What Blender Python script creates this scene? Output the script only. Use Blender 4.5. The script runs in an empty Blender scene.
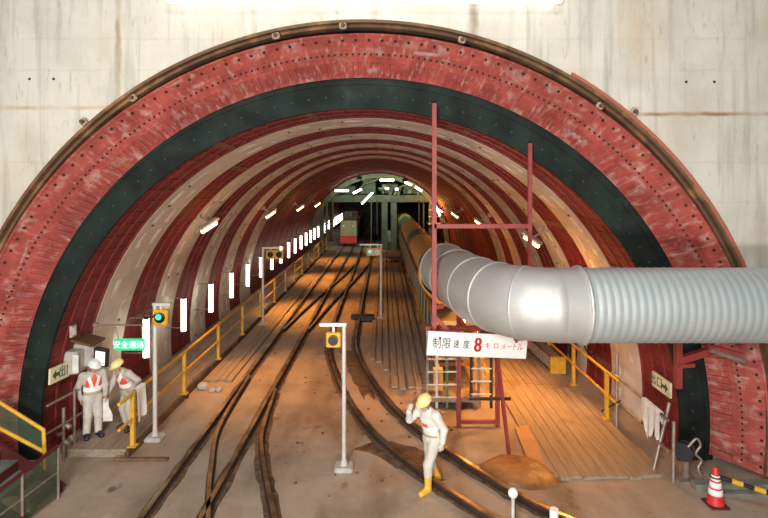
import bpy, math, random
import numpy as np
from mathutils import Vector, Matrix
random.seed(7)
PI = math.pi
S = bpy.context.scene
COL = S.collection
R = math.radians

# ------------------------------------------------------------------ camera, world, lights
ZC = 5.1                    # camera height above the track floor
F = 540.0                   # focal length in pixels of the 768 wide frame
EX, EZ = -0.38, 0.69   # centre of the entrance ring
WZ = 0.85             # height of the centre of the wall opening
AX, AZ, RT = -0.44, 0.60, 6.1   # tunnel axis and lining radius
cam_d = bpy.data.cameras.new('camera'); cam = bpy.data.objects.new('camera', cam_d); COL.objects.link(cam)
cam.location = (0, 0, ZC); cam.rotation_euler = (PI/2, 0, 0)
cam_d.sensor_width = 36; cam_d.lens = F/768*36; cam_d.shift_y = -68/768; cam_d.clip_end = 300
S.camera = cam

w = bpy.data.worlds.new('world'); S.world = w; w.use_nodes = True
w.node_tree.nodes['Background'].inputs[0].default_value = (0.80, 0.92, 1.0, 1)
w.node_tree.nodes['Background'].inputs[1].default_value = 0.10

def light(name, typ, loc, energy, color=(1, 1, 1), size=1.0, target=None, sizey=None, parent=None):
    d = bpy.data.lights.new(name, typ); d.energy = energy; d.color = color
    if typ == 'AREA':
        d.size = size
        if sizey: d.shape = 'RECTANGLE'; d.size_y = sizey
    elif typ in ('POINT', 'SPOT'): d.shadow_soft_size = size
    o = bpy.data.objects.new(name, d); COL.objects.link(o); o.location = loc
    if target is not None:
        o.rotation_euler = (Vector(target)-Vector(loc)).to_track_quat('-Z', 'Y').to_euler()
    if parent: o.parent = parent
    return o
# shaft floodlights high above and behind the photographer, then an added fill
light('shaft_floodlight_high', 'AREA', (-0.5, 0.5, 14.0), 620, (1.0, 0.98, 0.94), 4.0, (-0.3, 9.4, 7.0), 2.0)
light('shaft_floodlight_low', 'AREA', (-2.5, -3.0, 6.8), 1250, (1.0, 0.95, 0.88), 2.0, (0.8, 10.0, 1.8), 1.2)
light('added_shaft_fill', 'AREA', (-1.0, -2.5, 1.6), 950, (1.0, 0.96, 0.91), 2.0, (-0.3, 13.0, 6.2), 1.0)  # unseen fill light added low in the shaft to brighten the lining crown
VS = S.view_settings
VS.view_transform = 'Standard'; VS.look = 'None'; VS.gamma = 1; VS.use_curve_mapping = False
VS.exposure = 0.05
S.cycles.use_denoising = True
S.cycles.max_bounces = 5; S.cycles.diffuse_bounces = 3
S.cycles.sample_clamp_indirect = 4.0

SOD = (1.0, 0.40, 0.075)     # sodium lamp colour

# ------------------------------------------------------------------ materials
def mat(name, col, rough=0.7, metal=0.0, col2=None, scale=4.0, stretch=(1, 1, 1), lo=0.4, hi=0.65, bump=0.0, bscale=None, emit=None, estr=0.0, alpha=1.0):
    m = bpy.data.materials.new(name); m.use_nodes = True
    nt = m.node_tree; b = nt.nodes['Principled BSDF']
    b.inputs['Base Color'].default_value = (*col, 1); b.inputs['Roughness'].default_value = rough; b.inputs['Metallic'].default_value = metal
    if alpha < 1: b.inputs['Alpha'].default_value = alpha
    if emit: b.inputs['Emission Color'].default_value = (*emit, 1); b.inputs['Emission Strength'].default_value = estr
    tc = nt.nodes.new('ShaderNodeTexCoord'); mp = nt.nodes.new('ShaderNodeMapping'); mp.inputs['Scale'].default_value = stretch
    nt.links.new(tc.outputs['Object'], mp.inputs['Vector'])
    if col2 is not None:
        n = nt.nodes.new('ShaderNodeTexNoise'); n.inputs['Scale'].default_value = scale; n.inputs['Detail'].default_value = 6; n.inputs['Roughness'].default_value = 0.6
        nt.links.new(mp.outputs[0], n.inputs['Vector'])
        r = nt.nodes.new('ShaderNodeMapRange'); r.inputs[1].default_value = lo; r.inputs[2].default_value = hi
        nt.links.new(n.outputs['Fac'], r.inputs[0])
        mx = nt.nodes.new('ShaderNodeMix'); mx.data_type = 'RGBA'
        mx.inputs[6].default_value = (*col, 1); mx.inputs[7].default_value = (*col2, 1)
        nt.links.new(r.outputs[0], mx.inputs[0]); nt.links.new(mx.outputs[2], b.inputs['Base Color'])
    if bump:
        n2 = nt.nodes.new('ShaderNodeTexNoise'); n2.inputs['Scale'].default_value = bscale or scale*3; n2.inputs['Detail'].default_value = 4
        nt.links.new(mp.outputs[0], n2.inputs['Vector'])
        bp = nt.nodes.new('ShaderNodeBump'); bp.inputs['Strength'].default_value = bump; bp.inputs['Distance'].default_value = 0.05
        nt.links.new(n2.outputs['Fac'], bp.inputs['Height']); nt.links.new(bp.outputs[0], b.inputs['Normal'])
    return m

def layer(m, col, scale, stretch, lo, hi, strength=1.0, detail=5):
    """lay another noise coloured stain over the base colour of m"""
    nt = m.node_tree; b = nt.nodes['Principled BSDF']
    src = b.inputs['Base Color'].links[0].from_socket if b.inputs['Base Color'].links else None
    tc = nt.nodes.new('ShaderNodeTexCoord'); mp = nt.nodes.new('ShaderNodeMapping'); mp.inputs['Scale'].default_value = stretch
    mp.inputs['Location'].default_value = (scale*1.7, 3.1, scale)
    nt.links.new(tc.outputs['Object'], mp.inputs['Vector'])
    n = nt.nodes.new('ShaderNodeTexNoise'); n.inputs['Scale'].default_value = scale; n.inputs['Detail'].default_value = detail
    nt.links.new(mp.outputs[0], n.inputs['Vector'])
    r = nt.nodes.new('ShaderNodeMapRange'); r.inputs[1].default_value = lo; r.inputs[2].default_value = hi; r.inputs[4].default_value = strength
    nt.links.new(n.outputs['Fac'], r.inputs[0])
    mx = nt.nodes.new('ShaderNodeMix'); mx.data_type = 'RGBA'
    if src: nt.links.new(src, mx.inputs[6])
    else: mx.inputs[6].default_value = b.inputs['Base Color'].default_value
    mx.inputs[7].default_value = (*col, 1)
    nt.links.new(r.outputs[0], mx.inputs[0]); nt.links.new(mx.outputs[2], b.inputs['Base Color'])
    return m

def lines(m, axis, places, width, col, strength=0.7, wob=0.03, lim=None):
    """thin stain lines at given coordinates along an axis (joints of the formwork); lim = (axis, lo, hi)"""
    nt = m.node_tree; b = nt.nodes['Principled BSDF']
    tc = nt.nodes.new('ShaderNodeTexCoord'); sp = nt.nodes.new('ShaderNodeSeparateXYZ'); nt.links.new(tc.outputs['Object'], sp.inputs[0])
    n = nt.nodes.new('ShaderNodeTexNoise'); n.inputs['Scale'].default_value = 3.0; nt.links.new(tc.outputs['Object'], n.inputs['Vector'])
    def M(op, a, bb):
        k = nt.nodes.new('ShaderNodeMath'); k.operation = op
        for i, v in enumerate((a, bb)):
            if v is None: continue
            if isinstance(v, (int, float)): k.inputs[i].default_value = v
            else: nt.links.new(v, k.inputs[i])
        return k.outputs[0]
    ws = M('MULTIPLY', M('SUBTRACT', n.outputs['Fac'], 0.5), wob*2)
    v = M('ADD', sp.outputs['XYZ'.index(axis)], ws)
    tot = None
    for p in places:
        d = M('ABSOLUTE', M('SUBTRACT', v, p), None)
        r = nt.nodes.new('ShaderNodeMapRange'); r.inputs[1].default_value = width; r.inputs[2].default_value = width*0.25
        r.inputs[3].default_value = 0; r.inputs[4].default_value = 1
        nt.links.new(d, r.inputs[0])
        tot = r.outputs[0] if tot is None else M('MAXIMUM', tot, r.outputs[0])
    fac = M('MULTIPLY', tot, strength)
    n3 = nt.nodes.new('ShaderNodeTexNoise'); n3.inputs['Scale'].default_value = 1.3; n3.inputs['Detail'].default_value = 5; nt.links.new(tc.outputs['Object'], n3.inputs['Vector'])
    rr = nt.nodes.new('ShaderNodeMapRange'); rr.inputs[1].default_value = 0.3; rr.inputs[2].default_value = 0.6; nt.links.new(n3.outputs['Fac'], rr.inputs[0])
    fac = M('MULTIPLY', fac, rr.outputs[0])
    if lim:
        c = sp.outputs['XYZ'.index(lim[0])]
        fac = M('MULTIPLY', fac, M('MULTIPLY', M('GREATER_THAN', c, lim[1]), M('LESS_THAN', c, lim[2])))
    src = b.inputs['Base Color'].links[0].from_socket
    mx = nt.nodes.new('ShaderNodeMix'); mx.data_type = 'RGBA'
    nt.links.new(src, mx.inputs[6]); mx.inputs[7].default_value = (*col, 1)
    nt.links.new(fac, mx.inputs[0]); nt.links.new(mx.outputs[2], b.inputs['Base Color'])

M_wall = mat('wall_concrete', (0.585, 0.555, 0.485), 0.85, 0, (0.50, 0.475, 0.41), 1.2, bump=0.15, bscale=9)
layer(M_wall, (0.30, 0.29, 0.25), 3.0, (2.2, 1, 0.16), 0.52, 0.72, 0.65)
layer(M_wall, (0.48, 0.36, 0.23), 1.1, (1, 1, 0.5), 0.56, 0.76, 0.5)
layer(M_wall, (0.24, 0.23, 0.19), 11.0, (1.4, 1, 0.35), 0.62, 0.76, 0.5)
lines(M_wall, 'X', [-6.9, -5.85, -3.3, -2.3, 2.75, 3.55, 4.1, 5.9, 6.9, 7.7], 0.03, (0.40, 0.35, 0.27), 0.35, 0.04)
lines(M_wall, 'Z', [7.75, 7.2, 5.6, 4.9, 4.0, 3.2], 0.03, (0.42, 0.37, 0.28), 0.3, 0.04)
lines(M_wall, 'X', [-4.63], 0.07, (0.34, 0.27, 0.17), 1.0, 0.05, ('Z', 6.5, 20))
lines(M_wall, 'X', [1.55], 0.11, (0.20, 0.15, 0.09), 1.0, 0.05, ('Z', 6.5, 20))
lines(M_wall, 'Z', [6.55], 0.05, (0.42, 0.27, 0.13), 0.95, 0.03, ('X', -20, 0))
lines(M_wall, 'Z', [6.44], 0.05, (0.30, 0.17, 0.09), 1.0, 0.03, ('X', 0, 20))
M_red = mat('lining_red', (0.21, 0.018, 0.018), 0.7, 0.0, (0.13, 0.012, 0.012), 2.5, bump=0.1)
layer(M_red, (0.30, 0.16, 0.12), 5.0, (1, 1, 1), 0.66, 0.80, 0.25)
M_redrib = mat('lining_red_rib', (0.23, 0.022, 0.02), 0.7, 0.0, (0.15, 0.015, 0.014), 4)
M_cream = mat('lining_cream', (0.64, 0.59, 0.51), 0.8, 0, (0.52, 0.46, 0.39), 1.5, bump=0.1)
layer(M_cream, (0.22, 0.12, 0.08), 2.2, (1, 1, 1), 0.60, 0.80, 0.5)
M_pocket = mat('bolt_pocket_pale', (0.86, 0.85, 0.83), 0.6, 0, (0.50, 0.46, 0.42), 2.5)
M_black = mat('seal_rubber', (0.010, 0.014, 0.012), 0.8, 0, (0.020, 0.030, 0.026), 1.2, bump=0.2, bscale=3)
M_black.node_tree.nodes['Principled BSDF'].inputs['Specular IOR Level'].default_value = .15
layer(M_black, (0.06, 0.065, 0.065), 2.3, (1, 1, 1), 0.60, 0.85, 0.5)
M_ering = mat('entrance_ring_red', (0.41, 0.078, 0.062), 0.6, 0, (0.25, 0.038, 0.032), 2.2, bump=0.2)
layer(M_ering, (0.55, 0.42, 0.38), 3.2, (1, 1, 1), 0.57, 0.74, 0.6)
layer(M_ering, (0.40, 0.20, 0.07), 1.6, (1, 1, 1), 0.62, 0.76, 0.55)
def polar_streaks(m, col, ka, ky, lo, hi, strength):
    nt = m.node_tree; b = nt.nodes['Principled BSDF']; src = b.inputs['Base Color'].links[0].from_socket
    tc = nt.nodes.new('ShaderNodeTexCoord'); sp = nt.nodes.new('ShaderNodeSeparateXYZ'); nt.links.new(tc.outputs['Object'], sp.inputs[0])
    at = nt.nodes.new('ShaderNodeMath'); at.operation = 'ARCTAN2'; nt.links.new(sp.outputs[2], at.inputs[0]); nt.links.new(sp.outputs[0], at.inputs[1])
    ma = nt.nodes.new('ShaderNodeMath'); ma.operation = 'MULTIPLY'; ma.inputs[1].default_value = ka; nt.links.new(at.outputs[0], ma.inputs[0])
    my = nt.nodes.new('ShaderNodeMath'); my.operation = 'MULTIPLY'; my.inputs[1].default_value = ky; nt.links.new(sp.outputs[1], my.inputs[0])
    cb_ = nt.nodes.new('ShaderNodeCombineXYZ'); nt.links.new(ma.outputs[0], cb_.inputs[0]); nt.links.new(my.outputs[0], cb_.inputs[1])
    n = nt.nodes.new('ShaderNodeTexNoise'); n.inputs['Scale'].default_value = 1; n.inputs['Detail'].default_value = 4; nt.links.new(cb_.outputs[0], n.inputs['Vector'])
    r = nt.nodes.new('ShaderNodeMapRange'); r.inputs[1].default_value = lo; r.inputs[2].default_value = hi; r.inputs[4].default_value = strength; nt.links.new(n.outputs['Fac'], r.inputs[0])
    mx = nt.nodes.new('ShaderNodeMix'); mx.data_type = 'RGBA'; nt.links.new(src, mx.inputs[6]); mx.inputs[7].default_value = (*col, 1)
    nt.links.new(r.outputs[0], mx.inputs[0]); nt.links.new(mx.outputs[2], b.inputs['Base Color'])
polar_streaks(M_ering, (0.24, 0.05, 0.04), 5, 2.5, 0.48, 0.68, 0.7)
polar_streaks(M_ering, (0.62, 0.40, 0.35), 70, 5, 0.54, 0.74, 0.55)
polar_streaks(M_ering, (0.20, 0.03, 0.025), 80, 4, 0.58, 0.72, 0.7)
polar_streaks(M_ering, (0.60, 0.52, 0.47), 9, 6, 0.62, 0.80, 0.7)
M_hole = mat('bolt_hole_dark', (0.03, 0.015, 0.012), 0.8)
M_rust = mat('rust_brown', (0.13, 0.07, 0.032), 0.8, 0, (0.10, 0.05, 0.025), 3, bump=0.4)
layer(M_rust, (0.34, 0.17, 0.07), 2.0, (1, 1, 1), 0.52, 0.70, 0.8)
M_floor = mat('floor_concrete', (0.39, 0.31, 0.235), 0.75, 0, (0.31, 0.24, 0.175), 0.8, bump=0.25, bscale=5)
layer(M_floor, (0.17, 0.105, 0.06), 0.7, (1.6, 0.5, 1), 0.50, 0.70, 0.75)
layer(M_floor, (0.11, 0.07, 0.045), 3.5, (1, 0.7, 1), 0.66, 0.76, 0.8)
layer(M_floor, (0.50, 0.42, 0.34), 1.8, (0.8, 0.8, 1), 0.60, 0.75, 0.5)
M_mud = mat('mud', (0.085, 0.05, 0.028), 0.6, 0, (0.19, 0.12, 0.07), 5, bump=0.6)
M_sand = mat('wet_sand', (0.36, 0.16, 0.055), 0.45, 0, (0.20, 0.085, 0.03), 3, bump=0.4)
M_rail = mat('rail_side', (0.06, 0.035, 0.024), 0.7, 0.2, (0.035, 0.022, 0.016), 6)
M_railtop = mat('rail_head', (0.50, 0.37, 0.22), 0.35, 0.8, (0.16, 0.10, 0.06), 2.0, lo=.35, hi=.6)
M_wood = mat('plank_wood', (0.34, 0.265, 0.19), 0.75, 0, (0.24, 0.18, 0.125), 2.5, stretch=(6, 0.5, 6), bump=0.2)
layer(M_wood, (0.15, 0.10, 0.06), 0.9, (1, 1, 1), 0.6, 0.75, 0.6)
M_greywood = mat('plank_grey', (0.33, 0.27, 0.21), 0.75, 0, (0.22, 0.17, 0.125), 2.5, stretch=(6, 0.5, 6), bump=0.2)
M_board = mat('board_orange', (0.50, 0.30, 0.14), 0.7, 0, (0.42, 0.24, 0.11), 2)
M_yellow = mat('paint_yellow', (0.72, 0.40, 0.03), 0.45, 0, (0.55, 0.28, 0.03), 5)
M_steel = mat('galvanised', (0.60, 0.61, 0.60), 0.42, 0.55, (0.48, 0.50, 0.50), 3)
M_pole = mat('pole_grey', (0.62, 0.60, 0.56), 0.45, 0.2, (0.48, 0.46, 0.42), 5)
M_scaf = mat('scaffold_tube', (0.36, 0.30, 0.25), 0.45, 0.5, (0.24, 0.18, 0.14), 6)
M_dark = mat('dark_metal', (0.025, 0.027, 0.026), 0.5, 0.2)
M_blk = mat('matte_black', (0.012, 0.012, 0.012), 0.6)
M_white = mat('white_paint', (0.82, 0.82, 0.80), 0.5)
M_whitec = mat('white_cloth', (0.78, 0.76, 0.72), 0.8, 0, (0.62, 0.60, 0.56), 8)
M_grey = mat('grey_box', (0.48, 0.46, 0.42), 0.6, 0, (0.36, 0.34, 0.30), 5)
M_fred = mat('frame_red', (0.30, 0.045, 0.038), 0.5, 0, (0.22, 0.03, 0.026), 5)
M_dred = mat('stringer_dark_red', (0.085, 0.010, 0.010), 0.6)
M_green = mat('gantry_green', (0.065, 0.085, 0.055), 0.6, 0.1, (0.04, 0.05, 0.035), 2)
M_lgreen = mat('gantry_pale_green', (0.15, 0.16, 0.10), 0.6, 0.1, (0.08, 0.085, 0.05), 3)
M_vgreen = mat('duct_green', (0.10, 0.27, 0.14), 0.5, 0, (0.07, 0.19, 0.10), 3)
M_vorange = mat('duct_orange', (0.80, 0.44, 0.12), 0.5, 0, (0.62, 0.31, 0.07), 3)
M_conv = mat('conveyor_side', (0.25, 0.235, 0.17), 0.5, 0.2, (0.17, 0.155, 0.11), 2)
M_tube = mat('tube_white', (0.9, 0.9, 0.9), 0.4, emit=(1.0, 0.93, 0.78), estr=6.5)
M_tubefar = mat('tube_greenish', (0.9, 0.9, 0.9), 0.4, emit=(0.95, 1.0, 0.80), estr=6.0)
M_sod = mat('tube_sodium', (0.9, 0.7, 0.4), 0.4, emit=(1.0, 0.66, 0.32), estr=9.0)
M_signg = mat('sign_green', (0.02, 0.42, 0.20), 0.4, emit=(0.05, 0.75, 0.36), estr=0.55)
M_signw = mat('sign_letter_white', (0.9, 0.95, 0.9), 0.4, emit=(0.9, 1, 0.9), estr=0.6)
M_signc = mat('sign_cream', (0.78, 0.72, 0.48), 0.5)
M_exitg = mat('sign_dark_green', (0.03, 0.10, 0.05), 0.5)
M_sign = mat('sign_white', (0.88, 0.87, 0.85), 0.45)
M_tred = mat('letter_red', (0.70, 0.05, 0.05), 0.5)
M_tblk = mat('letter_black', (0.04, 0.05, 0.045), 0.5)
M_lampg = mat('signal_lamp_green', (0.05, 0.45, 0.35), 0.3, emit=(0.08, 0.85, 0.6), estr=0.7)
M_lens = mat('signal_lens_dark', (0.006, 0.006, 0.008), 0.2)
M_redp = mat('cone_red', (0.60, 0.03, 0.03), 0.45)
M_screen = mat('lamp_screen', (0.85, 0.85, 0.78), 0.4, emit=(1, 0.98, 0.85), estr=0.7)
M_tread = mat('tread_grey', (0.20, 0.22, 0.21), 0.6, 0, (0.14, 0.155, 0.15), 5)
M_net = mat('green_net', (0.06, 0.09, 0.055), 0.6, alpha=0.5)
M_netdark = mat('dark_net', (0.04, 0.035, 0.03), 0.7, alpha=0.7)
M_skin = mat('skin', (0.48, 0.27, 0.18), 0.55)
M_cloth = mat('work_wear_white', (0.70, 0.68, 0.64), 0.8, 0, (0.58, 0.55, 0.51), 7)
M_cloth2 = mat('work_wear_grey', (0.52, 0.48, 0.42), 0.85, 0, (0.42, 0.38, 0.33), 7)
M_trou = mat('trousers_pale', (0.60, 0.56, 0.50), 0.85, 0, (0.50, 0.46, 0.40), 8)
M_boot = mat('rubber_boot_yellow', (0.72, 0.42, 0.05), 0.4)
M_bootd = mat('boot_dark', (0.02, 0.02, 0.025), 0.5)
M_helmy = mat('helmet_yellow', (0.86, 0.72, 0.30), 0.3)
M_helmw = mat('helmet_white', (0.72, 0.78, 0.78), 0.3)
M_vestr = mat('vest_red', (0.75, 0.09, 0.045), 0.6)
M_vestw = mat('vest_stripe', (0.88, 0.86, 0.84), 0.4)
M_belt = mat('belt_tan', (0.42, 0.30, 0.12), 0.6)
M_hair = mat('hair_black', (0.012, 0.010, 0.010), 0.6)
M_glove = mat('glove_beige', (0.60, 0.54, 0.46), 0.85)
M_locoy = mat('loco_cream', (0.42, 0.40, 0.26), 0.5, 0, (0.34, 0.30, 0.18), 3)
M_locor = mat('loco_red', (0.75, 0.04, 0.04), 0.45)
M_glass = mat('dark_glass', (0.02, 0.025, 0.03), 0.1)
M_brown = mat('muck_car_brown', (0.30, 0.16, 0.075), 0.6, 0, (0.20, 0.10, 0.05), 3)
M_bread = mat('beam_white', (0.88, 0.88, 0.88), 0.5)
M_sack = mat('sack_tan', (0.48, 0.36, 0.24), 0.85, 0, (0.38, 0.28, 0.18), 6)

# ------------------------------------------------------------------ mesh builder
class MB:
    def __init__(s): s.v = []; s.f = []; s.m = []; s.sm = []
    def add(s, vs, fs, mi=0, smooth=False):
        b = len(s.v); s.v += [tuple(p) for p in vs]
        for f in fs: s.f.append(tuple(i+b for i in f)); s.m.append(mi); s.sm.append(smooth)
        return s
    def box(s, c, d, mi=0, rot=None):
        vs = []
        for x in (-.5, .5):
            for y in (-.5, .5):
                for z in (-.5, .5):
                    p = Vector((x*d[0], y*d[1], z*d[2]))
                    if rot is not None: p = rot @ p
                    vs.append(p+Vector(c))
        return s.add(vs, [(0, 1, 3, 2), (4, 6, 7, 5), (0, 4, 5, 1), (2, 3, 7, 6), (0, 2, 6, 4), (1, 5, 7, 3)], mi)
    def bevbox(s, c, d, b, mi=0, rot=None):
        """box with chamfered upright edges and top/bottom"""
        x, y, z = d[0]/2, d[1]/2, d[2]/2
        o = [(-x+b, -y), (x-b, -y), (x, -y+b), (x, y-b), (x-b, y), (-x+b, y), (-x, y-b), (-x, -y+b)]
        k1, k2 = (x-b)/x, (y-b)/y
        lv = [(-z, 1), (-z+b, 0), (z-b, 0), (z, 1)]
        vs = []
        for zz, ins in lv:
            for px, py in o:
                p = Vector((px*(k1 if ins else 1), py*(k2 if ins else 1), zz))
                if rot is not None: p = rot @ p
                vs.append(p+Vector(c))
        fs = [tuple(reversed(range(8))), tuple(range(24, 32))]
        for l in range(3):
            for i in range(8): fs.append((l*8+i, l*8+(i+1) % 8, l*8+8+(i+1) % 8, l*8+8+i))
        return s.add(vs, fs, mi)
    def cyl(s, a, b, r0, r1=None, n=12, mi=0, caps=True, smooth=True):
        a = Vector(a); b = Vector(b); r1 = r0 if r1 is None else r1
        q = (b-a).to_track_quat('Z', 'Y'); vs = []
        for p, r in ((a, r0), (b, r1)):
            for i in range(n):
                t = 2*PI*i/n; vs.append(p + q @ Vector((r*math.cos(t), r*math.sin(t), 0)))
        s.add(vs, [(i, (i+1) % n, n+(i+1) % n, n+i) for i in range(n)], mi, smooth)
        if caps:
            s.add(vs[:n], [tuple(reversed(range(n)))], mi); s.add(vs[n:], [tuple(range(n))], mi)
        return s
    def tube(s, pts, r, n=10, mi=0, caps=True, prof=None):
        """sweep along a path; r a number or a list; prof(i) -> optional radius"""
        P = [Vector(p) for p in pts]; rings = []; up = None
        for i, p in enumerate(P):
            t = (P[min(i+1, len(P)-1)]-P[max(i-1, 0)]).normalized()
            if up is None:
                up = Vector((0, 0, 1)) if abs(t.z) < .9 else Vector((1, 0, 0))
            sd = t.cross(up)
            if sd.length < 1e-4: sd = t.cross(Vector((1, 0, 0)))
            sd.normalize(); up = sd.cross(t).normalized()
            rr = r[i] if isinstance(r, (list, tuple)) else r
            rings.append([p + rr*(math.cos(2*PI*k/n)*sd + math.sin(2*PI*k/n)*up) for k in range(n)])
        vs = [v for g in rings for v in g]; fs = []
        for i in range(len(P)-1):
            for k in range(n): fs.append((i*n+k, i*n+(k+1) % n, (i+1)*n+(k+1) % n, (i+1)*n+k))
        s.add(vs, fs, mi, True)
        if caps: s.add(rings[0], [tuple(range(n))], mi); s.add(rings[-1], [tuple(reversed(range(n)))], mi)
        return s
    def lathe(s, prof, c=(0, 0, 0), n=20, mi=0, smooth=True, mis=None):
        """prof: (r, z) list about z"""
        vs = []
        for r, z in prof:
            for k in range(n): vs.append((c[0]+r*math.cos(2*PI*k/n), c[1]+r*math.sin(2*PI*k/n), c[2]+z))
        for i in range(len(prof)-1):
            b = len(s.v) if i == 0 else b0
            if i == 0: b0 = b; s.v += vs
            for k in range(n):
                s.f.append((b0+i*n+k, b0+i*n+(k+1) % n, b0+(i+1)*n+(k+1) % n, b0+(i+1)*n+k)); s.m.append(mis[i] if mis else mi); s.sm.append(smooth)
        return s
    def sphere(s, c, r, n=12, m=8, mi=0, sc=(1, 1, 1)):
        pr = [(max(1e-4, r*math.sin(PI*i/m)), -r*math.cos(PI*i/m)) for i in range(m+1)]
        k0 = len(s.v); s.lathe(pr, (0, 0, 0), n, mi)
        for i in range(k0, len(s.v)):
            v = s.v[i]; s.v[i] = (c[0]+v[0]*sc[0], c[1]+v[1]*sc[1], c[2]+v[2]*sc[2])
        return s
    def arc(s, ri, ro, y0, y1, a0, a1, n, mi=0, ri1=None, ro1=None, ctr=None):
        """solid arc of rectangular section about the tunnel axis, angles in degrees from +x; ri1/ro1 the radii at y1"""
        cx, cz = ctr or (AX, AZ); ri1 = ri if ri1 is None else ri1; ro1 = ro if ro1 is None else ro1
        vs = []
        for k in range(n+1):
            t = R(a0+(a1-a0)*k/n); c, sn = math.cos(t), math.sin(t)
            for rr, y in ((ri, y0), (ri1, y1), (ro1, y1), (ro, y0)): vs.append((cx+rr*c, y, cz+rr*sn))
        fs = []
        for k in range(n):
            b = k*4
            for q in range(4): fs.append((b+q, b+4+q, b+4+(q+1) % 4, b+(q+1) % 4))
        s.add(vs, fs, mi, False)
        e = n*4
        s.add(vs[:4], [(0, 1, 2, 3)], mi); s.add(vs[e:], [(3, 2, 1, 0)], mi)
        return s
    def build(s, name, mats, parent=None, bevel=0.0, local=False):
        me = bpy.data.meshes.new(name)
        off = Vector((0, 0, 0))
        p = None if local else parent
        while p is not None: off += Vector(p.location); p = p.parent
        me.from_pydata([tuple(Vector(v)-off) for v in s.v], [], s.f)
        if not isinstance(mats, (list, tuple)): mats = [mats]
        for m in mats: me.materials.append(m)
        me.polygons.foreach_set('material_index', s.m)
        me.polygons.foreach_set('use_smooth', s.sm)
        me.update()
        o = bpy.data.objects.new(name, me); COL.objects.link(o)
        if parent: o.parent = parent
        if bevel:
            b = o.modifiers.new('edge', 'BEVEL'); b.width = bevel; b.segments = 2; b.limit_method = 'ANGLE'
        return o

def tag(o, label=None, cat=None, group=None, kind=None):
    if label: o['label'] = label
    if cat: o['category'] = cat
    if group: o['group'] = group
    if kind: o['kind'] = kind
    return o
def thing(name, loc, label, cat, group=None):
    o = bpy.data.objects.new(name, None); COL.objects.link(o); o.location = loc; o.empty_display_size = .2
    return tag(o, label, cat, group)
def copy_tree(o, parent=None):
    c = o.copy(); COL.objects.link(c)
    if parent: c.parent = parent
    for ch in list(o.children): copy_tree(ch, c)
    return c
def px(x, y, z=0.0):
    """a point of height z seen at a picture position"""
    Y = F*(ZC-z)/(y-191); return Vector(((x-384)*Y/F, Y, z))
def pd(x, y, Y):
    return Vector(((x-384)*Y/F, Y, ZC-(y-191)*Y/F))
def spline(P, n=8):
    P = [Vector(p) for p in P]; out = []
    for i in range(len(P)-1):
        a, b, c, d = P[max(i-1, 0)], P[i], P[i+1], P[min(i+2, len(P)-1)]
        for k in range(n):
            t = k/n
            out.append(.5*((2*b)+(c-a)*t+(2*a-5*b+4*c-d)*t*t+(3*b-a-3*c+d)*t**3))
    out.append(P[-1]); return out
def text_mb(body, size, M, mi=0, extrude=0.004, mb=None, spacing=1.0):
    """text laid in the xz plane facing -y, moved by matrix M"""
    cu = bpy.data.curves.new('letters', 'FONT'); cu.body = body; cu.size = size; cu.extrude = extrude; cu.align_x = 'CENTER'; cu.align_y = 'CENTER'; cu.space_character = spacing
    cu.resolution_u = 3
    o = bpy.data.objects.new('letters', cu); COL.objects.link(o)
    dg = bpy.context.evaluated_depsgraph_get(); me = bpy.data.meshes.new_from_object(o.evaluated_get(dg))
    mb = mb or MB()
    mb.add([M @ Vector((v.co.x, -v.co.z, v.co.y)) for v in me.vertices], [tuple(p.vertices) for p in me.polygons], mi)
    bpy.data.objects.remove(o); bpy.data.curves.remove(cu); bpy.data.meshes.remove(me)
    return mb

# ------------------------------------------------------------------ setting
YP = 9.4        # face of the portal wall
YR0, YR1 = 9.5, 10.22   # entrance ring
RW = 7.22
# portal wall with the round opening
mb = MB(); N = 120
def outer(t):
    c, s_ = math.cos(t), math.sin(t)
    kx = (14/abs(c)) if abs(c) > 1e-6 else 1e9; kz = ((13.0-WZ) if s_ > 0 else WZ+.2)/abs(s_) if abs(s_) > 1e-6 else 1e9
    k = min(kx, kz); return (EX+c*k, WZ+s_*k)
vs = []; fs = []
a0 = -math.asin((WZ+.15)/RW); a1 = PI-a0
for k in range(N+1):
    t = a0+(a1-a0)*k/N; ox, oz = outer(t)
    vs += [(EX+RW*math.cos(t), YP, WZ+RW*math.sin(t)), (ox, YP, oz), (EX+RW*math.cos(t), YP+.9, WZ+RW*math.sin(t))]
for k in range(N):
    b = k*3; fs += [(b, b+1, b+4, b+3), (b, b+3, b+5, b+2)]
mb.add(vs, fs)
# the corners between the rectangle and the fan
for sx in (-1, 1):
    pts = [v for v in vs[1::3]]
mb.add([(14+EX, YP, 13.0), (14+EX, YP, 13.01)], [])
for (hx, hz) in ((-6.17, 7.05), (-5.75, 7.05), (5.26, 7.0), (5.75, 7.0)):
    mb.cyl((hx, YP-.004, hz), (hx, YP+.002, hz), .024, n=10, mi=1)
tag(mb.build('wall_front', [M_wall, M_hole]), kind='structure')
# floor: shaft floor and tunnel floor
mb = MB()
mb.add([(-13.9, -3, 0), (13.9, -3, 0), (13.9, YP+.9, 0), (-13.9, YP+.9, 0)], [(0, 1, 2, 3)])
mb.add([(-6.7, YP+.9, 0), (5.95, YP+.9, 0), (5.95, 82, 0), (-6.7, 82, 0)], [(0, 1, 2, 3)])
tag(mb.build('floor', M_floor), kind='structure')
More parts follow.
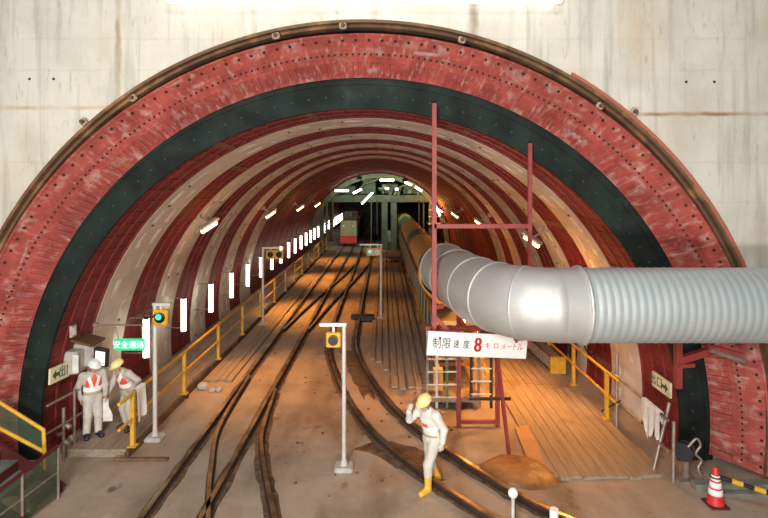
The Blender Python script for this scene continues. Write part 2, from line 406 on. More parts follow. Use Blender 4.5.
# rust brown gap lining between wall and ring, with a cable along its edge
mb = MB(); mb.arc(7.13, 7.22, YP+.10, YP+.5, -7, 187, 120, ctr=(EX, WZ))
mb.arc(7.18, 7.23, YP-.03, YP+.10, -6, 186, 120, ctr=(EX, WZ))
rim = tag(mb.build('trim_1', M_rust), kind='structure')
mb = MB(); mb.tube([(EX+7.26*math.cos(R(a)), YP-.04, WZ+7.26*math.sin(R(a))) for a in range(8, 62, 2)], .026, 8)
tag(mb.build('cable', mat('cable_red', (.42, .10, .06), .5)), 'red cable following the upper rim of the tunnel opening above the duct', 'cable')

# entrance ring: conical red steel with bolts, ribs and plates
er = thing('entrance_ring', (EX, YR0, EZ), 'broad red steel entrance ring with bolt rows framing the tunnel mouth', 'ring')
mb = MB(); A0, A1 = -5, 185
def conept(a, t, lift=0.0):
    """t 0..1 from outer front to inner back of the ring"""
    rr = 7.17+(6.58-7.17)*t; y = YR0+(YR1-YR0)*t
    n = Vector((-math.cos(a)*.8, -.6, -math.sin(a)*.8))
    return Vector((EX+rr*math.cos(a), y, EZ+rr*math.sin(a)))+n*lift
n = 150
for j in range(3):
    t0, t1 = (0, .36, .62)[j], (.36, .62, 1)[j]
    vs = []
    for k in range(n+1):
        a = R(A0+(A1-A0)*k/n); vs += [conept(a, t0), conept(a, t1)]
    mb.add(vs, [(2*k, 2*k+1, 2*k+3, 2*k+2) for k in range(n)], 0, True)
mb.build('ring_plate', M_ering, er)
mb = MB()      # circumferential flanges and axial ribs
for t0, t1, h in ((-.02, .02, .03), (.335, .35, .012), (.61, .625, .02), (.98, 1.01, .03)):
    vs = []
    for k in range(n+1):
        a = R(A0+(A1-A0)*k/n); vs += [conept(a, t0), conept(a, t0, h), conept(a, t1, h), conept(a, t1)]
    mb.add(vs, [(4*k+q, 4*k+q+1, 4*k+5+q, 4*k+4+q) for k in range(n) for q in range(3)], 0)
for k in range(0, 190):
    a = R(A0+1+k); da = R(.16+.12*(k % 3 == 0)); hh = .022 if k % 3 else .04
    vs = [conept(a-da, .625), conept(a-da, .625, hh), conept(a+da, .625, hh), conept(a+da, .625), conept(a-da, .99), conept(a-da, .99, hh), conept(a+da, .99, hh), conept(a+da, .99)]
    mb.add(vs, [(0, 1, 5, 4), (1, 2, 6, 5), (2, 3, 7, 6), (0, 3, 2, 1), (4, 5, 6, 7)])
mb.build('rib_lattice', M_ering, er)
mb = MB()      # bolt holes: an outer sparse row, two close inner rows
def hole(a, t, r):
    c = conept(a, t, .012); e1 = Vector((-math.sin(a), 0, math.cos(a))); e2 = (conept(a, 1)-conept(a, 0)).normalized(); nn = conept(a, t, 1)-conept(a, t)
    vs = [c+r*(math.cos(2*PI*i/8)*e1+math.sin(2*PI*i/8)*e2)+nn*.004 for i in range(8)]
    vs2 = [v-nn*.02 for v in vs]
    mb.add(vs+vs2, [tuple(range(8))]+[(i, (i+1) % 8, 8+(i+1) % 8, 8+i) for i in range(8)])
hole(0, .13, .026)
h0 = mb.build('bolt_hole', M_hole, er); h0.rotation_euler.y = R(4); mb = MB()
for k in range(1, 100):
    o = h0.copy(); COL.objects.link(o); o.rotation_euler.y = R(4-k*1.9)
for k in range(208): hole(R(-4+k*.91), .45, .020)
tag(mb.build('bolt_holes', M_hole, er), 'close inner rows of dark bolt holes', kind='stuff')

# black seal
bs = thing('rubber_seal', (AX, 10.25, 0), 'wide flat black rubber seal ring inside the red entrance ring', 'seal')
mb = MB(); mb.arc(6.06, 6.70, 10.24, 10.30, -8, 188, 120); mb.build('seal_sheet', M_black, bs)
mb = MB(); mb.arc(6.52, 6.59, 10.22, 10.24, -8, 188, 120); mb.arc(6.06, 6.10, 10.215, 10.24, -8, 188, 120)
mb.build('edge_band', M_black, bs)
M_stud = mat('stud_dark', (.03, .035, .035), .8)
for k in range(64):
    a = R(-6+3*k); c = Vector((AX+6.3*math.cos(a), 10.24, AZ+6.3*math.sin(a)))
    MB().cyl(c, c-Vector((0, .02, 0)), .022, n=6).build('stud', M_stud, bs)

# lining rings
lining = bpy.data.objects.new('wall_tunnel', None); COL.objects.link(lining); lining['kind'] = 'structure'
def red_ring(y0, y1, near, seed):
    rnd = random.Random(seed)
    mb = MB(); mb.arc(RT+.03, RT+.30, y0, y1, -12, 192, 72)
    wd = y1-y0
    for fr, hw in ((0.0, .07), (.33, .035), (.66, .035), (1.0, .07)) if near else ((0, .07), (1, .07)):
        a, b = max(y0, y0+fr*wd-hw), min(y1, y0+fr*wd+hw)
        mb.arc(RT, RT+.08, a, b, -12, 192, 72, 1)
    st = 3.0 if near else 9.0
    k = -11.5
    while k < 191:
        big = rnd.random() < .07
        da = .22 if not big else .8
        mb.arc(RT+(.012 if not big else .006), RT+.08, y0+.02, y1-.02, k-da, k+da, 1, 2 if big else 1)
        k += st
    return mb.build('red_steel_ring', [M_red, M_redrib, M_bigrib], lining)
M_bigrib = mat('segment_joint', (.20, .085, .06), .7, 0, (.13, .05, .035), 4)
def cream_ring(y0, y1, near, seed):
    rnd = random.Random(seed)
    mb = MB(); mb.arc(RT-.01, RT+.30, y0, y1, -12, 192, 72)
    wd = y1-y0
    if near:
        for k in range(-10, 192, 6):
            for fr in (.28, .72):
                if rnd.random() < .22: continue
                a = k+rnd.uniform(-.3, .3); da = 2.0
                y = y0+fr*wd
                mb.arc(RT-.016, RT+.02, y-.09, y+.09, a-da, a+da, 3, 1)
                if rnd.random() < .5: mb.arc(RT-.03, RT+.02, y-.03, y+.03, a+2.4, a+2.8, 1, 2)
    return mb.build('cream_concrete_ring', [M_cream, M_pocket, M_hole], lining)
edges = [10.30, 11.83, 13.38, 15.05, 16.55, 18.2, 19.7, 21.35, 22.8, 24.45, 26.3]
for i in range(10):
    (red_ring if i % 2 == 0 else cream_ring)(edges[i], edges[i+1], True, 10+i)
y = 26.3; i = 0
while y < 80:
    red_ring(y, y+2.2, False, 50+i); y += 2.2; i += 1
mb = MB(); mb.cyl((AX, 81.0, AZ), (AX, 81.4, AZ), 6.5, n=48); tag(mb.build('wall_back', M_green), kind='structure')

# kerb at the threshold on the duct side
mb = MB(); mb.box((7.3, 9.24, .06), (4.0, .18, .12)); mb.box((7.0, 9.05, .025), (3.0, .10, .05))
tag(mb.build('trim_2', mat('kerb_green_grey', (.20, .21, .17), .7, 0, (.13, .14, .11), 4)), kind='structure')
# long strip lamp across the top of the wall
sl_t = thing('strip_lamp', (-.33, 9.1, 8.4), 'long glowing white strip lamp across the top of the concrete wall', 'lamp')
MB().bevbox((-.33, 9.22, 8.43), (6.74, .14, .24), .03).build('diffuser', mat('strip_white', (.95, .95, .95), .4, emit=(1, .98, .94), estr=1.8), sl_t)
MB().box((-.33, 9.24, 8.60), (6.8, .2, .10)).build('housing', M_bread, sl_t)
for xx in (-3.2, 2.6): MB().box((xx, 9.33, 8.66), (.10, .13, .10)).build('bracket', M_rust, sl_t)

M_clamp = mat('clamp_dirty', (.40, .33, .27), .8, 0, (.22, .13, .08), 14)
# pale clamps on the rim
for i, (cx, cy, lab) in enumerate(((84, 122, 'lowest of the clamps on the walkway side'), (133, 98, 'at the end of the wall joint line'), (276, 36, 'beside the crown of the opening'), (343, 26, 'at the very crown of the opening'),
                      (462, 40, 'under the upright wall joint'), (600, 106, 'above the duct'), (634, 112, 'just below the one above the duct'))):
    p = pd(cx, cy, 9.34); t = thing('rim_clamp', p, 'small pale rusty clamp on the rim, '+lab, 'clamp', 'clamps on the rim of the opening')
    a = math.atan2(p.z-EZ, p.x-EX); rot = Matrix.Rotation(PI/2-a, 3, 'Y')
    MB().bevbox(p, (.13, .08, .11), .02, rot=rot).build('clamp_body', M_clamp, t)
    MB().cyl(p+Vector((0, -.10, 0)), p+Vector((0, .05, 0)), .035, n=8).build('clamp_bolt', M_rust, t)

# ------------------------------------------------------------------ rails
def rail(pts, label, group='rails of the two tracks'):
    P = spline(pts, 8); mb = MB()
    prof = [(-.062, 0), (-.062, .018), (-.012, .03), (-.012, .085), (-.035, .095), (-.035, .125), (.035, .125), (.035, .095), (.012, .085), (.012, .03), (.062, .018), (.062, 0)]
    rings = []
    for i, p in enumerate(P):
        t = (P[min(i+1, len(P)-1)]-P[max(i-1, 0)]); t.z = 0; t.normalize(); sd = Vector((t.y, -t.x, 0))
        rings.append([Vector((p.x, p.y, .004))+sd*u+Vector((0, 0, v)) for u, v in prof])
    k = len(prof); vs = [v for g in rings for v in g]
    for j in range(k-1):
        mb.add([], [])
    b0 = len(mb.v); mb.v += [tuple(v) for v in vs]
    for i in range(len(P)-1):
        for j in range(k-1):
            mb.f.append((b0+i*k+j, b0+i*k+j+1, b0+(i+1)*k+j+1, b0+(i+1)*k+j)); mb.m.append(1 if j in (4, 5, 6) else 0); mb.sm.append(False)
    mb.f.append(tuple(range(k))); mb.m.append(0); mb.sm.append(False)
    mb.f.append(tuple((len(P)-1)*k+j for j in reversed(range(k)))); mb.m.append(0); mb.sm.append(False)
    return tag(mb.build('rail', [M_rail, M_railtop]), label, 'rail', group)
zr = .12
def rp(L): 
    o = []
    for x, y in L: v = px(x, y, zr); v.z = 0; o.append(v)
    return o
def st(X, ys): return [Vector((X, y_, 0)) for y_ in ys]
rail([Vector((-3.72, 7.2, 0)), Vector((-3.72, 9.5, 0))]+st(-3.72, (14, 24, 40, 76)), 'long straight outer rail of the track beside the plank walkway')
rail([Vector((-2.80, 7.2, 0)), Vector((-2.80, 9.5, 0))]+st(-2.80, (14, 24, 40, 76)), 'straight inner rail of the walkway-side track, crossed at the frog')
rail([Vector((-3.64, 14.6, 0))]+rp([(220, 424), (211.5, 464), (208.5, 495), (208, 516)])+[Vector((-2.45, 7.3, 0))], 'curved rail branching off the outer rail and crossing at the frog')
rail([Vector((-2.73, 13.6, 0))]+rp([(263.5, 425), (261.5, 446), (266, 476), (274, 514)])+[Vector((-1.35, 7.3, 0))], 'curved rail branching off inner rail, ending near the floor of the shaft')
rail([Vector((-1.90, 60, 0)), Vector((-1.90, 36, 0)), Vector((-1.90, 22, 0))]+rp([(329, 343), (337, 375), (350, 400), (374, 431), (415, 465), (459, 495), (500, 518)])+[Vector((2.6, 7.9, 0))], 'rail of the curving track that passes under the walking worker')
rail([Vector((-.98, 60, 0)), Vector((-.98, 36, 0)), Vector((-.98, 22, 0))]+rp([(356, 343), (365, 367), (388, 399), (418, 427), (460, 457), (510, 488), (548, 508)])+[Vector((3.2, 7.9, 0))], 'rail of the curving track beside the loose planks and sand heap')
rail([Vector((-3.64, 19.5, 0)), Vector((-3.2, 24.5, 0)), Vector((-2.5, 31, 0)), Vector((-1.97, 37, 0))], 'crossover rail leaving the outer rail deep in the tunnel')
rail([Vector((-2.73, 19.5, 0)), Vector((-2.3, 24.5, 0)), Vector((-1.6, 31, 0)), Vector((-1.05, 37, 0))], 'crossover rail leaving the inner rail deep in the tunnel')
# mud strips with rail shadow lines painted in, and mud patches on the floor
def patch(pts, name, m, h, label, cat, kind=None, rough=.35, seed=1):
    rnd = random.Random(seed); c = sum((Vector(p) for p in pts), Vector())/len(pts)
    P = spline(list(pts)+[pts[0]], 6)[:-1]; n = len(P); mb = MB(); vs = []
    for f, z in ((1.0, .002), (.85, h*.5), (.55, h*.9), (.2, h)):
        for p in P:
            q = c+(p-c)*f*(1+rnd.uniform(-rough, rough)*.25*f); vs.append((q.x, q.y, z*(1+rnd.uniform(-.2, .2)) if z > .003 else .002))
    fs = [(l*n+i, l*n+(i+1) % n, l*n+n+(i+1) % n, l*n+n+i) for l in range(3) for i in range(n)]; fs.append(tuple(3*n+i for i in range(n)))
    mb.add(vs, fs, 0, True); o = mb.build(name, m); return tag(o, label, cat, None, kind)
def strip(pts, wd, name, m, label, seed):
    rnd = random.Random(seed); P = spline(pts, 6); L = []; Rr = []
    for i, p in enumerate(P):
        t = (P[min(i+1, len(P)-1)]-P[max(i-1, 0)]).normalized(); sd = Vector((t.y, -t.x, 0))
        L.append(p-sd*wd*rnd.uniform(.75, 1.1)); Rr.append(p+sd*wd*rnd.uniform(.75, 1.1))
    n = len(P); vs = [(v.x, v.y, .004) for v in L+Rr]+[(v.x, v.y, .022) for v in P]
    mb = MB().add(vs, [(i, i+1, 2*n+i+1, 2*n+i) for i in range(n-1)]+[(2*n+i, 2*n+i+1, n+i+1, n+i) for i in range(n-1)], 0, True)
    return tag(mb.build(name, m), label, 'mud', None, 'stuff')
strip(st(-3.72, (7.4, 9, 11, 13, 16, 20, 26, 34, 46)), .15, 'mud', M_mud, 'dark mud and painted shadow line along the outer rail by the walkway', 1)
strip(st(-2.80, (7.4, 9, 11, 13, 16, 20, 26, 34, 46)), .15, 'mud', M_mud, 'dark mud and painted shadow line along the inner rail of the walkway-side track', 2)
strip([Vector((-2.73, 13.6, 0))]+rp([(263.5, 425), (261.5, 446), (266, 476), (274, 514)]), .15, 'mud', M_mud, 'dark mud and painted shadow line along the curved branch rail', 3)
strip([Vector((-1.90, 46, 0)), Vector((-1.90, 30, 0)), Vector((-1.9, 22, 0))]+rp([(329, 343), (337, 375), (350, 400), (374, 431), (415, 465), (459, 495), (500, 518)]), .15, 'mud', M_mud, 'dark mud and painted shadow line along the curving rail under the walking worker', 4)
strip([Vector((-.98, 46, 0)), Vector((-.98, 30, 0)), Vector((-.98, 22, 0))]+rp([(356, 343), (365, 367), (388, 399), (418, 427), (460, 457), (510, 488), (548, 508)]), .15, 'mud', M_mud, 'dark mud and painted shadow line along the curving rail by the loose planks', 5)
patch([px(352, 449), px(385, 441), px(425, 452), px(432, 464), px(405, 472), px(378, 456)], 'mud_puddle', M_mud, .02, 'dark wet mud patch between the curving rails before the worker', 'mud', 'stuff', seed=3)
patch([px(340, 352), px(356, 356), px(375, 392), px(366, 398), px(348, 372)], 'mud_puddle', M_mud, .02, 'dark broken mud strip between rails of the curving track', 'mud', 'stuff', .9, 5)
patch([px(478, 466), px(500, 456), px(530, 458), px(556, 474), px(560, 484), px(540, 490), px(505, 484)], 'sand_heap', M_sand, .12, 'low heap of wet orange sand below the red frame', 'sand', None, seed=8)
rnd = random.Random(5)
mb = MB()
for i in range(150):
    if rnd.random() < .6: X, Y = rnd.uniform(-3.9, -.6), rnd.uniform(9, 30)
    else: X, Y = rnd.uniform(-2.0, 1.6), rnd.uniform(9.4, 16)
    s_ = rnd.uniform(.01, .035); rot = Matrix.Rotation(rnd.uniform(0, 6), 3, 'Z') @ Matrix.Rotation(rnd.uniform(-.4, .4), 3, 'X')
    mb.bevbox((X, Y, s_*.35), (s_*2, s_*1.4, s_), s_*.25, rot=rot)
tag(mb.build('rubble', M_mud), 'small dark clods and stones strewn between the rails', 'rubble', None, 'stuff')

# ------------------------------------------------------------------ decks and planks
def deck(name, x0, x1, y0, y1, n, z, m, label, seed):
    rnd = random.Random(seed); mb = MB(); wd = (x1-x0)/n
    for i in range(n):
        ya = y0+rnd.uniform(-.05, .05); L = y1-y0; y_ = ya
        while y_ < y1:
            e = min(y1, y_+rnd.uniform(3.2, 4.6)); h = z+rnd.uniform(-.006, .008)
            mb.box((x0+wd*(i+.5), (y_+e)/2, h/2), (wd-.012, e-y_-.015, h)); y_ = e
    return tag(mb.build(name, m), label, 'deck')
deck('plank_deck', 2.90, 4.95, 9.55, 46, 10, .05, M_wood, 'broad plank deck running beside the tunnel wall on the duct side', 3)
deck('plank_deck', -4.80, -4.05, 14.4, 46, 4, .06, M_wood, 'narrow plank deck between yellow railing and outer rail', 4)
# raised walkway
mb = MB()
for i in range(4):
    mb.box((-6.24+.33*i+.165, (10.32+46)/2, .135), (.318, 46-10.32, .05))
mb.box((-5.6, (10.34+46)/2, .055), (1.25, 46-10.36, .11))
wk = thing('walkway', (-5.6, 10.3, 0), 'raised boarded walkway along the tunnel wall behind the yellow railing', 'walkway')
mb.build('walkway_board', M_wood, wk)
mb = MB(); mb.box((-4.90, (10.3+46)/2, .06), (.05, 46-10.3, .19)); mb.build('edge_plank', M_rust, wk)
# loose planks in the middle
wx = -.45
ends = [16.2, 15.9, 15.2, 13.9, 13.75, 13.85, 13.8, 14.3]
labs = ['grey loose plank closest to the curving rail, shortest of the row', 'second grey loose plank from the curving rail', 'third grey loose plank from the curving rail', 'fourth loose plank from the curving rail, long and grey',
        'fifth loose plank from the curving rail, worn pale in the middle', 'sixth loose plank from the curving rail', 'seventh loose plank from the curving rail', 'loose plank lying closest to the conveyor']
for i in range(8):
    X = -.36+i*.212; mb = MB(); y_ = ends[i]
    mb.bevbox((X+.02*math.sin(i*3), (y_+44)/2 if i % 2 else (y_+44)/2, .045+.004*(i % 3)), (.17, 44-y_, .07), .012)
    tag(mb.build('timber_plank', M_greywood), labs[i], 'plank', 'loose planks between track and conveyor')
mb = MB(); P = [px(515, 428, .04), px(528, 425, .04), px(549, 472, .04), px(533, 474, .04)]
vs = [(p.x, p.y, .012) for p in P]+[(p.x, p.y, .05) for p in P]
mb.add(vs, [(3, 2, 1, 0), (4, 5, 6, 7), (0, 1, 5, 4), (1, 2, 6, 5), (2, 3, 7, 6), (3, 0, 4, 7)])
tag(mb.build('board', M_board), 'smooth orange board lying along the edge of the plank deck', 'board')
mb = MB(); a, b = px(116, 459), px(167, 462); mid = (a+b)/2
mb.bevbox((mid.x, mid.y, .03), ((b-a).length, .09, .05), .01); tag(mb.build('timber_batten', M_rust), 'thin dark batten lying on the floor at the end of the yellow railing', 'batten')
for i, (x_, y_, s_) in enumerate(((203, 389, .16), (212, 392, .09), (219, 391, .11), (186, 398, .10))):
    p = px(x_, y_); mb = MB(); mb.bevbox((p.x, p.y, s_*.5), (s_*1.5, s_*1.2, s_), s_*.22, rot=Matrix.Rotation(i*.7, 3, 'Z'))
    tag(mb.build('concrete_block', M_grey if i != 3 else M_dark), ['largest pale block at the front end of the narrow plank deck', 'small block next to the largest pale block by the narrow deck', 'block closest to the rail before the narrow plank deck', 'dark block at the foot of the walkway edge'][i], 'block', 'blocks by the narrow deck')
p = px(376, 322)
mb = MB(); mb.bevbox((p.x-.35, p.y+.2, .12), (.55, .4, .24), .04); mb.bevbox((p.x-.75, p.y+.5, .09), (.5, .3, .18), .03); tag(mb.build('equipment_box', M_dark), 'low dark box at the foot of the far signal post', 'box')

# ------------------------------------------------------------------ railings
def railing(name, X, z0, ys, label, m, h=1.02, mid=.55, y_end=None, ext=.55):
    t = thing(name, (X, ys[0], z0), label, 'railing'); e = y_end or ys[-1]
    ys0 = ys[0]-ext
    MB().cyl((X, ys0, z0+h), (X, e, z0+h), .034, n=10).build('top_rail', m, t)
    MB().cyl((X, ys0, z0+mid), (X, e, z0+mid), .030, n=10).build('mid_rail', m, t)
    for y_ in ys:
        mb = MB(); mb.box((X+.0, y_, z0+h/2), (.075, .075, h)); mb.box((X, y_, z0+.012), (.16, .16, .024))
        mb.build('post', m, t)
    return t
railing('railing', -4.86, .16, [10.45+2.7*i for i in range(14)], 'long yellow railing along the edge of the raised walkway', M_yellow)
railing('railing', 4.93, .05, [11.95+2.1*i for i in range(16)], 'yellow railing along the plank deck under the duct', M_yellow, 1.05, .55)
# white sheet hanging on the yellow railing
def hanging(name, a, b, drop, label, m, folds=3, seed=1, jag=.1):
    """cloth draped over a rail between a and b"""
    rnd = random.Random(seed); a = Vector(a); b = Vector(b); d = b-a; sd = Vector((d.y, -d.x, 0)).normalized(); nU, nV = 14, 10; vs = []
    for lay in (1, -1):
        for i in range(nU+1):
            u = i/nU; dr = drop*(1-.25*(lay < 0))*(1+jag*math.sin(u*9+seed)+jag*.6*math.sin(u*23))
            for j in range(nV+1):
                v = j/nV; off = lay*(.04+.02*v+.022*math.sin(folds*2*PI*u+seed)*v)
                p = a+d*u+sd*off+Vector((0, 0, .045-dr*v if j else .05)); vs.append(p)
    st_ = (nU+1)*(nV+1); fs = []
    for l in range(2):
        for i in range(nU):
            for j in range(nV):
                q = l*st_+i*(nV+1)+j; fs.append((q, q+1, q+nV+2, q+nV+1))
    for i in range(nU): q = i*(nV+1); fs.append((q, q+nV+1, st_+q+nV+1, st_+q))
    return tag(MB().add(vs, fs, 0, True).build(name, m), label, 'cloth')
hanging('cloth_sheet', (-4.86, 10.52, 1.18), (-4.86, 10.90, 1.18), .60, 'white sheet draped over the end of the yellow walkway railing', M_white, 1, 1, .05)

# scaffold tube barrier on the duct side
sc = thing('scaffold_barrier', (5.0, 10.6, .05), 'rusty scaffold tube barrier continuing the deck railing to the portal', 'barrier')
def T(p, q, r, name, m=M_scaf): return MB().cyl(p, q, r, n=8).build(name, m, sc)
T((5.0, 11.85, 1.12), (5.05, 9.6, 1.02), .028, 'top_tube'); T((4.99, 11.85, .62), (5.02, 9.55, .50), .028, 'mid_tube')
T((4.95, 11.5, .05), (5.05, 11.7, 1.55), .032, 'upright'); T((4.88, 9.78, .05), (5.26, 9.95, 1.20), .034, 'upright'); T((5.06, 9.45, .0), (5.10, 9.5, 1.05), .032, 'upright')
T((5.0, 12.4, .05), (4.9, 11.2, .75), .018, 'brace', M_dark)
for z_ in (1.05, .55): MB().bevbox((5.0, 11.6, z_), (.10, .10, .10), .02).build('coupler', M_rust, sc)
hanging('cloth_sheet', (5.02, 10.45, 1.06), (5.04, 9.80, 1.03), .50, 'torn grey cloth hanging on the scaffold barrier before red lining', M_whitec, 3, 4, .28)
mb = MB(); vs = []
for i in range(9):
    for j in range(7):
        u, v = i/8, j/6; vs.append((5.10+.10*u+.03*math.sin(5*u+3*v), 9.6+.02*math.sin(7*v)-.10*u, .05+.95*v*(1-.15*abs(math.sin(4*u)))))
mb.add(vs, [(i*7+j, (i+1)*7+j, (i+1)*7+j+1, i*7+j+1) for i in range(8) for j in range(6)], 0, True)
nt_ = thing('cable_drum', (5.32, 9.55, .0), 'small dark hose reel with looped ends at the barrier foot', 'reel')
MB().cyl((5.28, 9.52, .50), (5.37, 9.60, .50), .10, n=18).cyl((5.26, 9.50, .50), (5.28, 9.52, .50), .16, n=18).cyl((5.37, 9.60, .50), (5.39, 9.62, .50), .16, n=18).build('drum', M_dark, nt_)
MB().box((5.33, 9.56, .2), (.08, .08, .40)).box((5.33, 9.56, .02), (.34, .34, .04)).build('stand', M_scaf, nt_)
MB().tube(spline([(5.32, 9.45, .62), (5.45, 9.42, .78), (5.52, 9.42, .66), (5.44, 9.42, .52), (5.53, 9.41, .40), (5.47, 9.40, .26), (5.58, 9.38, .04)], 6), .022, 8).build('hose', M_scaf, nt_)

# ladder-like grate and odds by the deck railing
lg = thing('crate_grating', (4.2, 15.5, .05), 'pale slatted grating with a yellow end leaning beside the plank deck', 'grating')
mb = MB(); g0, g1 = px(527, 347, .1), px(553, 371, .1)
for i in range(11):
    q = g0.lerp(g1, i/10); mb.box((q.x+.12, q.y, .28), (.34, .045, .40))
mb.build('slat', M_greywood, lg)
mb = MB(); 
for dx in (-.03, .27): mb.tube([(g0.x+dx, g0.y, .09), (g1.x+dx, g1.y, .09)], .03, 6); mb.tube([(g0.x+dx, g0.y, .47), (g1.x+dx, g1.y, .47)], .03, 6)
mb.build('side_rail', M_rust, lg)
MB().box((g1.x+.12, g1.y-.06, .28), (.42, .05, .46)).build('end_board', M_yellow, lg)
eb = thing('junction_box', (5.5, 13.6, 1.2), 'pale electrical box hung on the lining behind deck railing', 'box')
MB().bevbox((5.36, 13.75, 1.62), (.22, .40, .5), .03).build('box_body', M_grey, eb); MB().box((5.24, 13.75, 1.62), (.02, .3, .4)).build('box_door', M_whitec, eb)
MB().tube(spline([(5.5, 13.75, 1.4), (5.45, 13.9, 1.0), (5.4, 14.2, .8), (5.35, 14.5, 1.1), (5.5, 14.7, 1.6)], 6), .02, 8).build('power_cable', M_blk, eb)
hz = thing('hose_coil', (5.3, 15.0, 1.0), 'black hose coil hung on the deck railing by the junction box', 'hose')
mb = MB()
for k in range(4): mb.tube([(4.99+.02*k, 14.4+.22*math.cos(t*PI/12), .95+.30*math.sin(t*PI/12)-.02*k) for t in range(25)], .028, 8)
mb.build('hose_loop', M_blk, hz)

# ------------------------------------------------------------------ tube lamps along the walkway
def tube_lamp(m, label, group):
    t = thing('tube_lamp', (-5.9, 0, .93), label, 'lamp', group)
    mb = MB().cyl((-5.9, 0, .98), (-5.9, 0, 1.92), .075, n=10); mb.build('lamp_tube', m, t)
    for z_ in (.93, 1.91): MB().cyl((-5.9, 0, z_), (-5.9, 0, z_+.07), .06, n=10).build('end_cap', M_blk, t)
    mb = MB().box((-5.92, .09, 1.45), (.09, .05, 1.06)); mb.build('backing_strip', M_grey, t)
    for z_, x_ in ((1.93, -6.36), (1.05, -6.48)): MB().cyl((-5.9, .09, z_), (x_, .09, z_), .014, n=6).build('wall_arm', M_scaf, t)
    return t
ordn = ['first', 'second', 'third', 'fourth', 'fifth', 'sixth', 'seventh', 'eighth', 'ninth', 'tenth']
base = None
for i in range(26):
    lab = ('bright upright tube lamp beside the walkway, %s from the tunnel mouth' % ordn[i]) if i < 10 else 'small upright tube lamp far down the walkway near and beyond the gantry arch'
    if base is None: o = base = tube_lamp(M_tube, lab, 'tube lamps along the walkway')
    else: o = copy_tree(base); o['label'] = lab
    if i >= 10: o['group'] = 'far tube lamps along the walkway'
    o.location.y = 13.4+2.5*i

# sodium wall lamps high on the lining
def wall_lamp(side, Y, label, power):
    x, z = (AX-4.50, 4.12) if side > 0 else (AX+4.62, 3.72)
    t = thing('wall_lamp', (x, Y, z), label, 'lamp', 'sodium wall lamps')
    s_ = side
    a, b = Vector((x-.08*s_, Y-.2, z-.15)), Vector((x+.19*s_, Y+.2, z+.08))
    MB().cyl(a, b, .055, n=10).build('lamp_tube', M_sod, t)
    mb = MB(); d = (b-a); mid = (a+b)/2+Vector((-.02*s_, 0, .10)); q = d.to_track_quat('X', 'Z').to_matrix()
    mb.bevbox(mid, (d.length+.12, .22, .08), .02, rot=q); mb.build('reflector', M_grey, t)
    tip = Vector((AX-5.98*s_*.825, Y+.1, AZ+5.98*.565)) if z < 4.5 else Vector((AX-5.98*s_*.80, Y+.1, AZ+5.98*.60))
    ang = math.atan2(z+.25-AZ, x-.3*s_-AX); w_ = Vector((AX+6.12*math.cos(ang), Y+.1, AZ+6.12*math.sin(ang)))
    MB().cyl(mid, w_, .025, n=8).bevbox(w_, (.2, .3, .2), .04).build('wall_arm', M_grey, t)
    l = light('sodium_bulb', 'SPOT', (0, 0, 0), power*2.3, SOD, .12, parent=t); l.location = (.35*s_, -.1, -.25); l.data.spot_size = R(88); l.data.spot_blend = .9
    l.rotation_euler = Vector((2.1*s_, -.6, -4.5)).to_track_quat('-Z', 'Y').to_euler()
    light('sodium_glow', 'POINT', (.4*s_, -.2, -.1), 12, SOD, .15, parent=t)
    return t
for i, Y in enumerate((15.1, 23.3, 31.5, 39.7)):
    pw = (380, 700, 700, 500)[i]
    wall_lamp(1, Y, 'orange wall lamp high above the walkway, %s from the tunnel mouth' % ordn[i], pw)
    wall_lamp(-1, Y, 'orange wall lamp high above the plank deck, %s from the tunnel mouth' % ordn[i], pw)
# one more lamp of the deck side, low on the wall behind the duct
t = thing('wall_lamp', (4.9, 12.8, 3.0), 'orange wall lamp fixed low on the lining behind the duct', 'lamp', 'sodium wall lamps')
MB().cyl((4.75, 12.55, 2.95), (4.75, 13.05, 2.95), .055, n=10).build('lamp_tube', M_sod, t)
MB().bevbox((4.83, 12.8, 3.05), (.12, .62, .16), .03).build('reflector', M_grey, t); MB().cyl((4.85, 12.8, 3.05), (5.16, 12.8, 3.12), .025, n=8).build('wall_arm', M_grey, t)
l = light('sodium_bulb', 'SPOT', (0, 0, 0), 600, SOD, .12, parent=t); l.location = (-.35, 0, -.15); l.data.spot_size = R(130); l.data.spot_blend = .9
l.rotation_euler = Vector((-2.6, -1.2, -3.0)).to_track_quat('-Z', 'Y').to_euler()
light('sodium_glow', 'POINT', (-.5, .3, .0), 16, SOD, .12, parent=t)

# ------------------------------------------------------------------ ventilation duct
DY, DZ, DR = 8.3, 3.35, .57
vd = thing('ventilation_duct', (3.0, DY, DZ), 'big silver ventilation duct bending from the wall side into the tunnel', 'duct')
path = spline([(2.66, DY, DZ), (2.62, DY, DZ), (2.25, 8.42, DZ), (1.95, 8.75, DZ), (1.72, 9.35, DZ), (1.58, 10.1, DZ), (1.46, 11.0, DZ), (1.38, 12.1, DZ)], 6)
def seg(pts, r, name, m, n=36, caps=False): return MB().tube(pts, r, n, caps=caps).build(name, m, vd)
M_duct = mat('duct_sheet', (0.50, 0.50, 0.48), 0.52, 0.5, (0.44, 0.44, 0.43), 2.0)
M_ductc = mat('duct_corrugated', (0.48, 0.54, 0.55), 0.48, 0.5, (0.54, 0.58, 0.59), 2.5)
